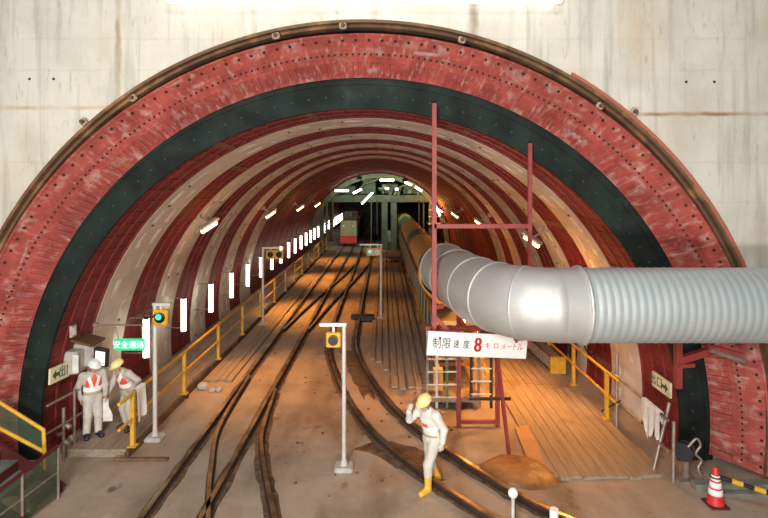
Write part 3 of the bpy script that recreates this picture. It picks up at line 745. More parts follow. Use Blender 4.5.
# corrugated straight
P = []; rr = []; x = 2.98
while x < 7.6:
    for dx, r_ in ((0, DR-.008), (.03, DR), (.07, DR), (.10, DR-.008)): P.append((x+dx, DY, DZ)); rr.append(r_)
    x += .118
seg(P, rr, 'corrugated_pipe', M_ductc)
seg([(2.62, DY, DZ), (3.0, DY, DZ)], DR, 'sleeve', M_duct)
gores = [(0, 13), (13, 20), (20, 26), (26, 35), (35, 42)]
for a, b in gores: seg(path[a:b+1], DR-.004, 'elbow_gore', M_duct)
for q in (13, 20, 26, 35, 42):
    mb = MB()
    d = (path[min(q+1, len(path)-1)]-path[max(q-1, 0)]).normalized(); c = path[q]
    mb.tube([c-d*.03, c-d*.015, c+d*.015, c+d*.03], [DR-.01, DR+.014, DR+.014, DR-.01], 36, caps=False)
    mb.build('seam_band', M_duct, vd)
MB().tube([(2.97, DY, DZ), (2.98, DY, DZ), (3.02, DY, DZ), (3.03, DY, DZ)], [DR, DR+.035, DR+.035, DR], 36, caps=False).build('flange', M_steel, vd)
# flexible vinyl duct going on along the conveyor
fd = thing('flexible_duct', (1.75, 13, 2.5), 'green and orange flexible air duct lying along the conveyor top', 'duct')
y_ = 12.3; k = 0; segs = [(12.3, 16.5, 1), (16.5, 19.5, 0), (19.5, 26, 1), (26, 29, 0), (29, 38, 1), (38, 46, 0), (46, 54, 1), (54, 74, 0)]
for a, b, g in segs:
    P = []; rr = []; yy = a
    while yy < b-.01:
        for dy, r_ in ((0, .60), (.08, .64), (.42, .64), (.5, .60)):
            Y = min(yy+dy, b); f = min(1, max(0, (Y-12.3)/3.5)); f = f*f*(3-2*f)
            P.append((1.38+(1.86-1.38)*f, Y, 3.2+(2.42-3.2)*f)); rr.append(r_ if f > .1 else r_-.05)
        yy += .5
    # drop repeated points
    Q = [P[0]]; q2 = [rr[0]]
    for p_, r_ in zip(P[1:], rr[1:]):
        if p_[1]-Q[-1][1] > 1e-4: Q.append(p_); q2.append(r_)
    MB().tube(Q, q2, 20, caps=False).build('duct_sleeve', M_vorange if g else M_vgreen, fd)

# conveyor
cv = thing('belt_conveyor', (1.9, 13.2, 0), 'long enclosed belt conveyor running into the tunnel beneath flexible duct', 'conveyor')
MB().box((1.95, (14.2+74)/2, 1.18), (1.10, 74-14.2, 1.0)).build('conveyor_casing', M_conv, cv)
mb = MB()
for x_ in (1.36, 2.54):
    for z_ in (.62, 1.72): mb.box((x_, (13.2+74)/2, z_), (.09, 74-13.2, .09))
mb.build('edge_beam', M_yellow, cv)
mb = MB(); yy = 14.4
while yy < 60: mb.box((1.385, yy, 1.17), (.03, .07, 1.02)); yy += 1.4
mb.build('rib', M_conv, cv)
for k in range(12):
    yy = 14.2+k*3.2
    mb = MB()
    for x_ in (1.4, 2.5): mb.box((x_, yy, .3), (.10, .10, .60))
    mb.box((1.95, yy, .55), (1.2, .08, .08)); mb.build('trestle', M_rust, cv)
# rack at its tail with uprights, rungs and a ladder
rk = thing('tail_rack', (1.4, 12.6, 0), 'open steel rack of uprights and rungs at the conveyor end', 'rack')
for x_, m in ((1.02, M_scaf), (1.24, M_whitec), (1.48, M_vgreen), (1.72, M_scaf), (2.05, M_dark), (2.22, M_scaf), (2.52, M_dark)):
    MB().box((x_, 12.7, .95), (.06, .06, 1.9)).build('upright', m, rk)
for z_ in (.25, .55, .85, 1.15, 1.45, 1.75):
    MB().cyl((1.02, 12.68, z_), (1.72, 12.68, z_), .02, n=6).cyl((2.05, 12.68, z_+.08), (2.52, 12.68, z_+.08), .02, n=6).build('rung', M_whitec, rk)
MB().box((1.6, 12.9, .2), (1.3, .5, .10)).build('shelf', M_scaf, rk)
MB().box((1.3, 13.0, .58), (.22, .2, .5)).box((2.3, 13.05, .75), (.2, .2, .7)).build('control_box', M_vorange, rk)
lp = thing('work_lamp', (1.95, 13.3, 2.0), 'small orange work lamp glowing inside the conveyor end rack', 'lamp')
MB().cyl((1.95, 13.3, 1.78), (1.95, 13.3, 2.0), .05, n=10).build('lamp_tube', M_sod, lp); MB().cyl((1.95, 13.3, 2.0), (1.95, 13.3, 2.1), .09, .03, n=10).build('lamp_cap', M_grey, lp)
l = light('work_bulb', 'POINT', (0, 0, 0), 90, SOD, .06, parent=lp); l.location = (0, -.3, -.25)

# ------------------------------------------------------------------ red support frame with gate
fr = thing('support_frame', (1.9, 10.4, 0), 'red steel frame with two tall posts supporting the duct', 'frame')
def FB(p, q, wd, name, m=M_fred):
    p = Vector(p); q = Vector(q); d = q-p; mb = MB(); rot = d.to_track_quat('X', 'Z').to_matrix(); mb.box((p+q)/2, (d.length, wd, wd), 0, rot); return mb.build(name, m, fr)
FY = 10.0
FB((.93, FY, 2.22), (.93, FY, 6.72), .08, 'tall_post'); FB((2.70, FY, 2.22), (2.70, FY, 5.98), .07, 'tall_post')
FB((.93, FY, 4.45), (2.70, FY, 4.45), .08, 'cross_beam')
FB((.80, FY+.38, 2.46), (2.75, FY+.38, 2.46), .09, 'lower_beam'); FB((.93, FY, 2.40), (.93, FY+.42, 2.46), .07, 'beam_stub'); FB((2.70, FY, 2.40), (2.70, FY+.42, 2.46), .07, 'beam_stub'); FB((.93, FY, 2.95), (1.10, FY+.05, 2.95), .07, 'bracket_arm'); FB((.93, FY, 2.80), (1.28, FY, 2.42), .06, 'bracket_arm')
GY = 11.7
FB((1.62, GY, .0), (1.62, GY, 2.45), .085, 'gate_leg'); FB((2.46, GY, .0), (2.46, GY, 2.45), .085, 'gate_leg')
FB((1.62, GY, .10), (2.46, GY, .10), .07, 'gate_bar'); FB((1.62, GY, 1.62), (2.46, GY, 1.62), .07, 'gate_bar'); FB((1.62, GY, 2.40), (2.46, GY, 2.40), .07, 'gate_bar')
FB((1.62, FY, 2.36), (1.62, GY, 2.36), .08, 'tie_beam'); FB((2.46, FY, 2.36), (2.46, GY, 2.36), .08, 'tie_beam')
FB((2.28, 11.2, 2.3), (2.42, 10.46, .0), .06, 'leaning_leg')
MB().box((2.28, 11.65, .62), (.9, .05, .06)).build('stop_bar', M_dark, fr)

# speed sign
sg = thing('speed_sign', (1.75, 9.86, 2.2), 'long white speed limit sign with black and red Japanese lettering', 'sign')
pa, pb = pd(427.5, 343, 9.75), pd(526.5, 347, 10.15)
dv = pb-pa; ang = math.atan2(dv.y, dv.x); tilt = math.atan2(dv.z, dv.x)
Ms = Matrix.Translation((pa+pb)/2) @ Matrix.Rotation(ang, 4, 'Z') @ Matrix.Rotation(-tilt, 4, 'Y')
Rs = Ms.to_3x3(); W_, H_ = dv.length, .43
MB().box(Ms.translation, (W_, .035, H_), 0, Rs).build('sign_board', M_sign, sg)
def glyph(ch_, u_, hgt, wid, mb):
    text_mb(ch_, 1.0, Ms @ Matrix.Translation((u_*W_, -.021, -.005)) @ Matrix.Diagonal((wid, 1, hgt, 1)), 0, .003, mb)
mb = MB()
for ch_, u_, h_, w_ in (('制', -.413, .215, .175), ('限', -.318, .215, .175), ('速', -.222, .165, .125), ('度', -.122, .165, .125)): glyph(ch_, u_, h_, w_, mb)
mb.build('black_lettering', M_tblk, sg)
mb = MB()
for dx in (-.006, 0, .006): glyph('8', -.005+dx, .37, .29, mb)
for ch_, u_, h_, w_ in (('キ', .092, .13, .115), ('ロ', .180, .13, .12), ('メ', .258, .125, .11), ('ー', .318, .12, .10), ('ト', .370, .145, .115), ('ル', .430, .155, .13)): glyph(ch_, u_, h_, w_, mb)
mb.build('red_lettering', M_tred, sg)
mb = MB()
for x_ in (-.75, .75): mb.box(Ms @ Vector((x_, .06, .1)), (.05, .16, .05), 0, Rs)
mb.build('sign_bracket', M_fred, sg)

# red bracket and pipes carrying the duct near the wall
br = thing('duct_bracket', (5.3, 9.8, 2.4), 'red steel bracket with struts under the duct at the seal', 'bracket')
def BB(p, q, wd, name):
    p = Vector(p); q = Vector(q); d = q-p; return MB().box((p+q)/2, (d.length, wd, wd), 0, d.to_track_quat('X', 'Z').to_matrix()).build(name, M_fred, br)
BB(pd(678, 330, 9.9), pd(678, 388, 9.9), .11, 'bracket_post'); BB(pd(678, 361, 9.9), pd(712, 350, 9.9), .12, 'strut'); BB(pd(678, 366, 9.85), pd(694, 365, 9.85), .07, 'strut')
for k, (x0, y0, x1, y1) in enumerate(((709, 346, 741, 355), (711, 350, 744, 361))):
    MB().cyl(pd(x0, y0, 9.0), pd(x1, y1, 9.0), .045, n=10).build('pipe', M_fred if k == 0 else M_scaf, br)
BB(pd(711, 338, 9.3), pd(711, 352, 9.3), .08, 'strut')

# ------------------------------------------------------------------ signals
def signal(base_p, H, arm, z_box, bw, faces, label, m_lamp, pole_r=.045):
    """post with an arm; faces: x offsets of the signal box centre"""
    t = thing('signal_post', base_p, label, 'signal', 'yellow signal lamps on posts'); b = Vector(base_p)
    MB().cyl(b+Vector((0, 0, .03)), b+Vector((0, 0, H)), pole_r, n=12).build('pole', M_pole, t)
    MB().bevbox(b+Vector((0, 0, .05)), (.34, .34, .10), .03).cyl(b+Vector((0, 0, .1)), b+Vector((0, 0, .2)), .08, .05, n=12).build('foot_plate', M_grey, t)
    a0_, a1_ = min(0, arm), max(0, arm)
    MB().box(b+Vector(((a0_+a1_)/2, 0, H)), (a1_-a0_+.09, .07, .06)).build('arm', M_pole, t)
    for fi, dx in enumerate(faces):
        c = b+Vector((dx, -.02, z_box))
        bx = MB().bevbox(c, (bw, .12, bw*1.02), .02).build('signal_box', M_yellow, t)
        c2 = c+Vector((0, -.06, 0))
        MB().cyl(c2, c2-Vector((0, .02, 0)), bw*.34, n=20).build('lens', M_lens, bx)
        MB().cyl(c2+Vector((-.02, -.02, .02)), c2+Vector((-.02, -.028, .02)), bw*.20, n=14).build('lit_spot', m_lamp, bx) if m_lamp and fi == 0 else None
        mb = MB(); mb.add([c2+Vector((bw*.36*math.cos(R(a)), -d, bw*.36*math.sin(R(a)))) for d in (0, .12) for a in range(10, 171, 16)], [(i, i+1, 12+i, 11+i) for i in range(10)], 0, True); mb.build('visor', M_lens, bx)
        MB().box(c+Vector((0, .02, bw*.5+.05)), (.04, .04, max(.06, H-z_box-bw*.5))).build('hanger', M_pole, t)
    return t
signal(px(344, 470), 2.66, -.40, 2.39, .27, [-.19], 'slender grey signal post with yellow box standing between the tracks', None, .04)
pb_ = px(155, 440); signal((pb_.x, pb_.y, 0), 2.78, .28, 2.52, .31, [.13], 'signal post with green lit yellow box beside the walkway railing', M_lampg, .045)
signal(px(381, 320), 2.98, -.80, 2.70, .32, [-.42, -.14], 'far signal post with two yellow boxes beside the loose planks', M_lampg, .05)
pb_ = px(263, 326); signal((pb_.x, pb_.y, 0), 2.95, .75, 2.70, .33, [.30, .62], 'far signal post with two yellow boxes in front of the tube lamps', None, .045)
pb_ = px(277, 322)
# ------------------------------------------------------------------ signs on the walls
gs = thing('hanging_sign', (-5.3, 11.0, 2.0), 'green lit sign hanging from a bar beside the first tube lamp', 'sign')
c0, c1 = pd(114, 344.5, 11.3), pd(145, 344.5, 11.3); cm = (c0+c1)/2
gb = MB().bevbox(cm, ((c1-c0).length, .08, .25), .03).build('sign_body', M_signg, gs)
text_mb('安全通路', .165, Matrix.Translation(cm+Vector((0, -.05, 0))), 0, .004).build('lettering', M_signw, gs)
y_ = 11.35; b0, b1 = pd(96, 325, y_), pd(146, 325, y_)
MB().cyl(b0, b1, .016, n=8).cyl(b0+Vector((.4, 0, 0)), cm+Vector((-.25, .04, .12)), .008, n=6).cyl(b1+Vector((-.1, 0, 0)), cm+Vector((.25, .04, .12)), .008, n=6).bevbox(b0, (.10, .10, .10), .02).build('hanging_bar', M_scaf, gs)
def arrow_sign(a, b, h, label, flip):
    """exit sign lying on the lining between points a and b (left and right ends seen from the camera)"""
    a = Vector(a); b = Vector(b); d = b-a; L = d.length; c = (a+b)/2
    t = thing('exit_sign', c, label, 'sign')
    Mx = Matrix.Translation(c) @ Matrix.Rotation(math.atan2(d.y, d.x), 4, 'Z') @ Matrix.Rotation(-math.atan2(d.z, math.hypot(d.x, d.y)), 4, 'Y'); R3 = Mx.to_3x3()
    MB().box(c, (L, .04, h), 0, R3).build('sign_panel', M_signc, t)
    s_ = -1 if flip else 1; mb = MB()
    pts = [(-.16, .035), (.02, .035), (.02, .10), (.17, 0), (.02, -.10), (.02, -.035), (-.16, -.035)]
    ks = L/.95
    mb.add([Mx @ Vector((s_*(x*ks+.22*ks), -.026, z)) for x, z in pts], [tuple(range(7)) if s_ > 0 else tuple(reversed(range(7)))])
    mb.build('arrow', M_exitg, t)
    mb = text_mb('出口', .24, Mx @ Matrix.Translation((-s_*.24*ks, -.024, 0)), 0, .003); mb.build('lettering', M_exitg, t)
    return t
arrow_sign(pd(49.5, 377, 10.33), pd(69.5, 368, 10.97), .30, 'cream exit arrow sign on red lining near the two workers', True)
arrow_sign(pd(653, 378, 11.12), pd(671, 391, 10.45), .30, 'cream exit arrow sign on red lining above the scaffold barrier', False)
# electrical boxes and lamp behind the two workers
e1 = thing('switch_cabinet', pd(75, 363, 11.0), 'pale electrical cabinet on the lining behind the white helmeted worker', 'cabinet'); c = pd(77, 361, 11.05)
MB().bevbox(c+Vector((-.05, .05, 0)), (.30, .45, .46), .03).build('cabinet_body', M_grey, e1); MB().box(c+Vector((.08, -.19, 0)), (.12, .02, .36)).build('cabinet_door', M_whitec, e1)
MB().tube(spline([c+Vector((.05, 0, -.2)), c+Vector((.1, 0, -.6)), c+Vector((.0, .1, -1.0)), c+Vector((.05, .1, -1.5))], 6), .02, 8).build('power_cable', M_blk, e1)
e2 = thing('distribution_box', pd(88, 352, 11.2), 'larger pale box with a sloping hood on the lining above the cabinet', 'box'); c = pd(88, 353, 11.35)
MB().bevbox(c, (.42, .4, .5), .03).build('box_body', M_grey, e2); MB().box(c+Vector((0, -.05, .30)), (.5, .55, .05), 0, Matrix.Rotation(.25, 3, 'Y')).build('hood', M_rust, e2)
fl = thing('floodlight', pd(101, 357, 11.0), 'black framed square floodlight tilted above the two workers', 'lamp'); c = pd(101.5, 357, 11.0); rot = Matrix.Rotation(.15, 3, 'Y') @ Matrix.Rotation(.2, 3, 'X')
MB().bevbox(c, (.30, .10, .42), .03, rot=rot).build('lamp_housing', M_blk, fl); MB().box(c+rot @ Vector((0, -.055, 0)), (.19, .012, .30), 0, rot).build('lamp_glass', M_screen, fl)
MB().cyl(c+Vector((0, .06, .1)), c+Vector((-.5, .35, .25)), .02, n=8).build('wall_arm', M_scaf, fl)
e3 = thing('notice_board', pd(72, 333, 10.75), 'small pale notice plate on red lining above the cabinet', 'notice'); c = pd(73, 331, 10.78)
MB().box(c, (.05, .16, .22)).build('notice_plate', M_grey, e3); MB().box(c+Vector((.03, 0, 0)), (.012, .11, .15)).build('notice_sheet', M_whitec, e3)
# grey handrail of tubes along the red lining
hr = thing('scaffold_handrail', (-6.0, 10.6, .16), 'rusty scaffold tube rail along the red lining behind the workers', 'railing')
for z_ in (.62, 1.12): MB().cyl(pd(36, 411, 9.7)*0+Vector((-6.08, 9.75, z_+.1)), (-6.02, 11.6, z_), .024, n=8).build('tube_rail', M_scaf, hr)
for y_ in (10.5, 11.5): MB().cyl((-6.02, y_, .16), (-6.02, y_, 1.25), .026, n=8).build('upright', M_scaf, hr)

# ------------------------------------------------------------------ stair and screens at the near corner
sr = thing('access_stair', (-5.8, 8.7, 0), 'grey metal stair with dark red stringers and yellow handrail by the portal', 'stair')
sl = .62
for i in range(6):
    x_ = -5.75-.29*i; z_ = .18*(i+1)
    mb = MB(); mb.box((x_, 8.65, z_), (.28, .95, .035)); mb.build('tread', M_tread, sr)
    MB().box((x_+.14, 8.65, z_-.08), (.02, .95, .15)).build('riser', M_dred, sr)
for y_ in (8.15, 9.15):
    a, b = Vector((-5.45, y_, .02)), Vector((-7.4, y_, 1.24)); d = b-a
    MB().box((a+b)/2, (d.length, .05, .24), 0, d.to_track_quat('X', 'Z').to_matrix()).build('stringer', M_dred, sr)
hp = [pd(-14, 394, 9.2), pd(43.5, 430, 9.2), pd(44.5, 452, 9.2), pd(-14, 421, 9.2)]
for a, b, nme in ((0, 1, 'handrail'), (1, 2, 'handrail_end'), (3, 2, 'lower_rail')): MB().cyl(hp[a], hp[b], .033, n=10).sphere(hp[b], .033).build(nme, M_yellow, sr)
MB().cyl(hp[2], (hp[2].x, 9.2, 0), .028, n=8).build('post', M_yellow, sr)
mb = MB(); mb.add([hp[0]+Vector((0, .02, -.04)), hp[1]+Vector((-.02, .02, -.04)), hp[2]+Vector((-.02, .02, .03)), hp[3]+Vector((0, .02, .03))], [(0, 1, 2, 3)]); mb.add([v+Vector((0, .008, 0)) for v in (hp[0], hp[1], hp[2], hp[3])], [(3, 2, 1, 0)]); mb.build('net_infill', M_net, sr)
sn = thing('screen_fence', (-5.4, 8.2, 0), 'green netting screen with a dark red top rail before the stair', 'fence')
A, B = pd(58, 446, 8.95), pd(-30, 513, 7.3)
A0_, B0_ = Vector((A.x, A.y, 0)), Vector((B.x, B.y, 0))
d = A-B; MB().box((A+B)/2, (d.length, .045, .045), 0, d.to_track_quat('X', 'Z').to_matrix()).build('top_rail', M_dred, sn)
MB().cyl((A.x, A.y, .45), (B.x, B.y, .42), .016, n=8).build('wire_rail', M_scaf, sn)
for f in (0, .46, .95): q = A.lerp(B, f); MB().cyl((q.x, q.y, 0), (q.x, q.y, q.z), .028, n=8).build('post', M_scaf, sn)
mb = MB(); e = Vector((.01, 0, 0)); mb.add([A+e, B+e, B0_+Vector((.01, 0, .05)), A0_+Vector((.01, 0, .05))], [(0, 1, 2, 3)]); mb.add([A-e, B-e, B0_-e+Vector((0, 0, .05)), A0_-e+Vector((0, 0, .05))], [(3, 2, 1, 0)]); mb.build('net_panel', M_net, sn)
cp = thing('scaffold_coupler_post', px(62, 462), 'short scaffold post with pale couplers at the end of the screen', 'post'); c = px(62, 462)
MB().cyl((c.x, c.y+.05, 0), (c.x, c.y+.05, 1.0), .03, n=8).build('tube', M_scaf, cp)
for dz, dx in ((.55, .07), (.72, -.05), (.86, .1), (.64, .17)): MB().bevbox((c.x+dx, c.y+.03, dz-.2), (.12, .09, .07), .018, rot=Matrix.Rotation(dx*6, 3, 'Y')).build('coupler', M_scaf, cp)
c = px(9, 521)
mb = MB(); mb.sphere((c.x, c.y, .17), .32, 16, 10, sc=(1.0, .7, .56)); tag(mb.build('sack', M_sack), 'tan rounded sack lying at the foot of the netting screen', 'sack')

# ------------------------------------------------------------------ cone, bar, bollards
c = px(715.5, 505)
tc = thing('traffic_cone', (c.x, c.y, 0), 'red traffic cone with three white bands by the kerb', 'cone')
MB().bevbox((c.x, c.y, .02), (.34, .34, .04), .015).build('cone_base', M_dred, tc); tc.scale = (.92, .92, .92)
prof = [(.145, .035), (.125, .15), (.120, .18), (.105, .29), (.100, .31), (.088, .40), (.082, .42), (.066, .51), (.058, .56), (.038, .66), (.028, .67), (.002, .675)]
MB().lathe(prof, (c.x, c.y, 0), 24).build('cone_body', M_redp, tc)
for z0, z1 in ((.20, .30), (.325, .42), (.445, .535)):
    f = lambda z: .145-(z-.035)*.171+.004
    MB().lathe([(f(z0)-.004, z0), (f(z0)+.004, z0+.004), (f(z1)+.004, z1-.004), (f(z1)-.004, z1)], (c.x, c.y, 0), 24).build('reflective_band', M_white, tc)
cb = thing('cone_bar', (c.x+.05, c.y, .46), 'yellow and black striped bar reaching from the cone out past the kerb', 'bar')
a, b = Vector((c.x+.07, c.y-.02, .46)), pd(812, 507, 8.35)
for k in range(8):
    MB().cyl(a.lerp(b, k/8), a.lerp(b, (k+1)/8), .044 if k % 2 else .034, n=12).build('stripe', M_yellow if k % 2 else M_blk, cb)
MB().tube([Vector((c.x+.075*math.cos(2*PI*i/16), c.y+.075*math.sin(2*PI*i/16), .46)) for i in range(17)], .012, 6).build('bar_ring', M_blk, cb)
for i, (x_, y_, Y, lab, rr) in enumerate(((513, 493, 8.15, 'white round topped marker post below the sand heap', .05), (554, 511, 8.0, 'white flat topped marker post beside the last rail end', .06))):
    p = pd(x_, y_, Y); t = thing('marker_post', (p.x, p.y, 0), lab, 'post', 'white marker posts before the curving track')
    MB().cyl((p.x, p.y, 0), (p.x, p.y, p.z-.05), rr*.55, n=12).build('shaft', M_white if i else M_pole, t)
    if i == 0: MB().sphere((p.x, p.y, p.z), .075, 16, 10).build('ball_cap', M_white, t); MB().box((p.x+.02, p.y+.03, p.z-.25), (.06, .02, .3)).build('dark_strip', M_blk, t)
    else: MB().cyl((p.x, p.y, p.z-.35), (p.x, p.y, p.z+.03), .065, n=16).build('cap', M_white, t)
    MB().bevbox((p.x, p.y, .02), (.24, .24, .04), .015).build('foot_plate', M_grey, t)

# ------------------------------------------------------------------ gantry and train deep in the tunnel
GY0 = 46.0
bg = thing('backup_gantry', (AX, GY0, 0), 'green machine gantry arch filling the tunnel far behind', 'gantry')
mb = MB(); mb.arc(5.62, 6.0, GY0, GY0+.5, -6, 186, 64); mb.build('arch_frame', M_lgreen, bg)
mb = MB(); mb.arc(5.6, 5.72, GY0+.5, GY0+9, 35, 145, 32); mb.build('roof_shell', M_green, bg)
MB().box((AX, GY0+.6, 4.45), (9.6, .5, .6)).build('deck_beam', M_green, bg)
for y0_ in (4, 9): MB().box((AX, GY0+y0_, 4.45), (9.6, .4, .5)).build('deck_beam', M_green, bg)
MB().box((AX+.3, GY0+5.5, 4.2), (9.0, 9, .12)).build('deck_plate', M_green, bg)
for x_, w_ in ((-5.35, .35), (.05, .5), (.85, .5), (4.0, .3)):
    for yo in (.6, 9): MB().box((x_, GY0+yo, 2.1), (w_, .35, 4.2)).build('column', M_green, bg)
for x_, z_, w_, h_, m in ((-3.4, 5.15, 1.9, .8, M_green), (-1.3, 5.5, 1.2, 1.4, M_green), (.5, 5.3, 1.5, .9, M_dark), (2.3, 5.2, 1.3, .8, M_green)):
    MB().bevbox((x_, GY0+1.6, z_), (w_, 1.6, h_), .08).build('machine_unit', m, bg)
MB().tube(spline([(-2.4, GY0+.3, 4.8), (-1.8, GY0+.3, 5.6), (-1.0, GY0+.3, 5.9), (-.4, GY0+.3, 6.2)], 6), .09, 8).build('hydraulic_hose', M_lgreen, bg); mb = MB().tube(spline([(.9, GY0+.3, 4.8), (1.3, GY0+.3, 5.4), (2.2, GY0+.3, 5.7)], 6), .09, 8); mb.build('hydraulic_hose', M_lgreen, bg)
mb = MB()
for z_ in (1.0, 1.6): mb.cyl((-5.2, GY0+.4, z_+.6), (-4.5, GY0+9, z_+.6), .05, n=8)
mb.cyl((-5.1, GY0+.4, .2), (-4.6, GY0+3.4, 2.6), .06, n=8); mb.build('stair_rail', M_lgreen, bg)
rnd = random.Random(12)
for k in range(26):
    x_ = rnd.uniform(-4.2, 4.0); z_ = rnd.uniform(4.8, 5.6-.06*x_*x_ if abs(x_) < 3 else 5.0); w_ = rnd.uniform(.15, .5)
    MB().bevbox((x_, GY0+.45+rnd.uniform(0, .3), z_), (w_, .4, rnd.uniform(.15, .5)), .04).build('valve_box', rnd.choice((M_green, M_lgreen, M_dark)), bg)
for k in range(7):
    x_ = (-4.9, -4.4, -.6, -1.1, 3.0, 3.4, 4.4)[k]; MB().cyl((x_, GY0+.35, rnd.uniform(0, 1.5)), (x_, GY0+.35, 4.3), .06, n=8).build('pipe', rnd.choice((M_lgreen, M_green, M_dark)), bg)
MB().bevbox((.45, GY0+.5, 1.2), (.35, .3, 1.0), .04).build('control_cabinet', M_lgreen, bg)
# platform and glowing clutter by the conveyor side
MB().box((4.6, GY0+1.0, 2.3), (1.6, 2.0, .12)).box((4.6, GY0+.2, 2.9), (1.6, .05, .06)).box((4.6, GY0+.2, 3.5), (1.6, .05, .06)).build('side_platform', M_vorange, bg)
for k, (p0, p1, m, lab) in enumerate((((-4.15, 45.7, 5.12), (-3.0, 45.7, 5.12), M_tubefar, 'level strip lamp under the arch crown on the walkway side'),
        ((-.35, 45.7, 6.02), (.85, 45.7, 6.02), M_tubefar, 'level strip lamp at the crown of the gantry arch'),
        ((-1.85, 45.4, 4.05), (-1.0, 46.6, 4.95), M_tubefar, 'slanting strip lamp in the middle of the gantry'),
        ((1.75, 45.7, 5.85), (2.35, 45.7, 5.6), M_sod, 'upper strip lamp on the conveyor side of the arch'), ((2.65, 45.7, 5.45), (3.2, 45.7, 5.1), M_sod, 'second strip lamp down the conveyor side of the arch'),
        ((4.25, 45.7, 4.1), (4.75, 45.7, 3.0), M_tubefar, 'steep strip lamp low on the conveyor side of the arch'), ((-2.6, 45.6, 4.9), (-1.9, 45.6, 5.25), M_tubefar, 'short tilted strip lamp above the train'),
        ((.1, 45.7, 5.3), (.4, 45.7, 5.3), M_tubefar, 'tiny strip lamp below the crown lamp'), ((.95, 45.7, 5.25), (1.2, 45.7, 5.25), M_tubefar, 'tiny strip lamp beside the machine units'))):
    a, b = Vector(p0), Vector(p1); t = thing('gantry_lamp', a, lab, 'lamp', 'lamps on the gantry arch')
    MB().cyl(a, b, .085, n=8).build('lamp_tube', m, t)
    MB().box((a+b)/2+Vector((0, .10, .05)), ((b-a).length*1.05, .08, .14), 0, (b-a).to_track_quat('X', 'Z').to_matrix()).build('lamp_housing', M_grey, t)
light('gantry_bulb', 'POINT', (3.9, 44.5, 3.6), 260, SOD, .2, parent=None).parent = None
for k, (x_, y_) in enumerate(((-1.9, 41.5), (1.6, 41.5))):  # two made-up flood lamps, added to brighten the gantry
    z_ = AZ+math.sqrt(RT*RT-(x_-AX)**2)
    t = thing('added_crown_lamp', (x_, y_, z_), ('added grey flood lamp on the crown before the gantry, walkway side', 'added grey flood lamp on the crown before the gantry, conveyor side')[k], 'lamp')
    MB().cyl((x_, y_, z_-.35), (x_, y_, z_-.03), .03, n=8).build('drop_rod', M_dark, t); MB().bevbox((x_, y_, z_-.42), (.4, .2, .22), .03).build('lamp_housing', M_dark, t)
    l = light('added_crown_bulb', 'SPOT', (0, .25, -.45), 650, (.86, 1, .72), .15, parent=t); l.data.spot_size = R(95); l.data.spot_blend = .8; l.rotation_euler = Vector((-.1*x_, 5, -2.2)).to_track_quat('-Z', 'Y').to_euler()
# locomotive
lx, ly = -3.26, 49.5
lo = thing('locomotive', (lx, ly, 0), 'cream locomotive with red buffer front waiting beneath the gantry', 'locomotive')
MB().bevbox((lx, ly+2.2, 1.55), (1.5, 4.4, 1.7), .08).build('body', M_locoy, lo)
MB().bevbox((lx+.05, ly+3.2, 2.75), (1.4, 1.8, .9), .12).build('cab', M_locoy, lo)
for dx in (-.32, .42): MB().box((lx+dx, ly+2.28, 2.8), (.5, .04, .5)).build('cab_window', M_glass, lo)
mb = MB().bevbox((lx, ly-.05, .62), (1.6, .25, .7), .06).build('buffer_beam', M_locor, lo)
for dx in (-.4, .4): MB().cyl((lx+dx, ly-.16, .62), (lx+dx, ly-.32, .62), .16, n=14).build('buffer', M_locor, lo)
for dx in (-.5, .5):
    for dy in (.9, 3.4): MB().cyl((lx+dx*.92-.06, ly+dy, .36), (lx+dx*.92+.06, ly+dy, .36), .25, n=18).build('wheel', M_dark, lo)
for dx in (-.45, .45): MB().cyl((lx+dx, ly-.02, 1.9), (lx+dx, ly-.06, 1.9), .1, n=12).build('headlamp', M_white, lo)
for k in range(3):
    yb = ly+5.2+3.6*k; t = thing('muck_car', (lx+.1, yb, 0), ['brown muck car coupled right behind the locomotive', 'second brown muck car behind the locomotive', 'last brown muck car of the train'][k], 'rail car', 'muck cars of the train')
    MB().add([(lx-.6, yb, .5), (lx+.6, yb, .5), (lx+.6, yb+3.2, .5), (lx-.6, yb+3.2, .5), (lx-.85, yb-.1, 2.6), (lx+.85, yb-.1, 2.6), (lx+.85, yb+3.3, 2.6), (lx-.85, yb+3.3, 2.6)], [(3, 2, 1, 0), (0, 1, 5, 4), (1, 2, 6, 5), (2, 3, 7, 6), (3, 0, 4, 7)]).build('hopper', M_brown, t)
    for dx in (-.46, .46):
        for dy in (.7, 2.5): MB().cyl((lx+dx-.05, yb+dy, .36), (lx+dx+.05, yb+dy, .36), .24, n=14).build('wheel', M_dark, t)
    MB().box((lx, yb+1.6, .55), (.9, 3.4, .12)).build('underframe', M_dark, t)
# pale cart by the loose planks
c = px(392, 262); pc = thing('hand_cart', (c.x, c.y, 0), 'small pale flat cart on the planks before the gantry', 'cart')
MB().bevbox((c.x, c.y, .65), (1.1, 1.4, .35), .05).build('cart_bed', M_brown, pc)
for dx in (-.4, .4):
    for dy in (-.5, .5): MB().cyl((c.x+dx-.04, c.y+dy, .24), (c.x+dx+.04, c.y+dy, .24), .17, n=12).build('wheel', M_dark, pc)
MB().cyl((c.x-.3, c.y, .3), (c.x+.3, c.y, .3), .06, n=8).box((c.x-.36, c.y, .4), (.06, 1.1, .2)).box((c.x+.36, c.y, .4), (.06, 1.1, .2)).build('chassis', M_dark, pc)

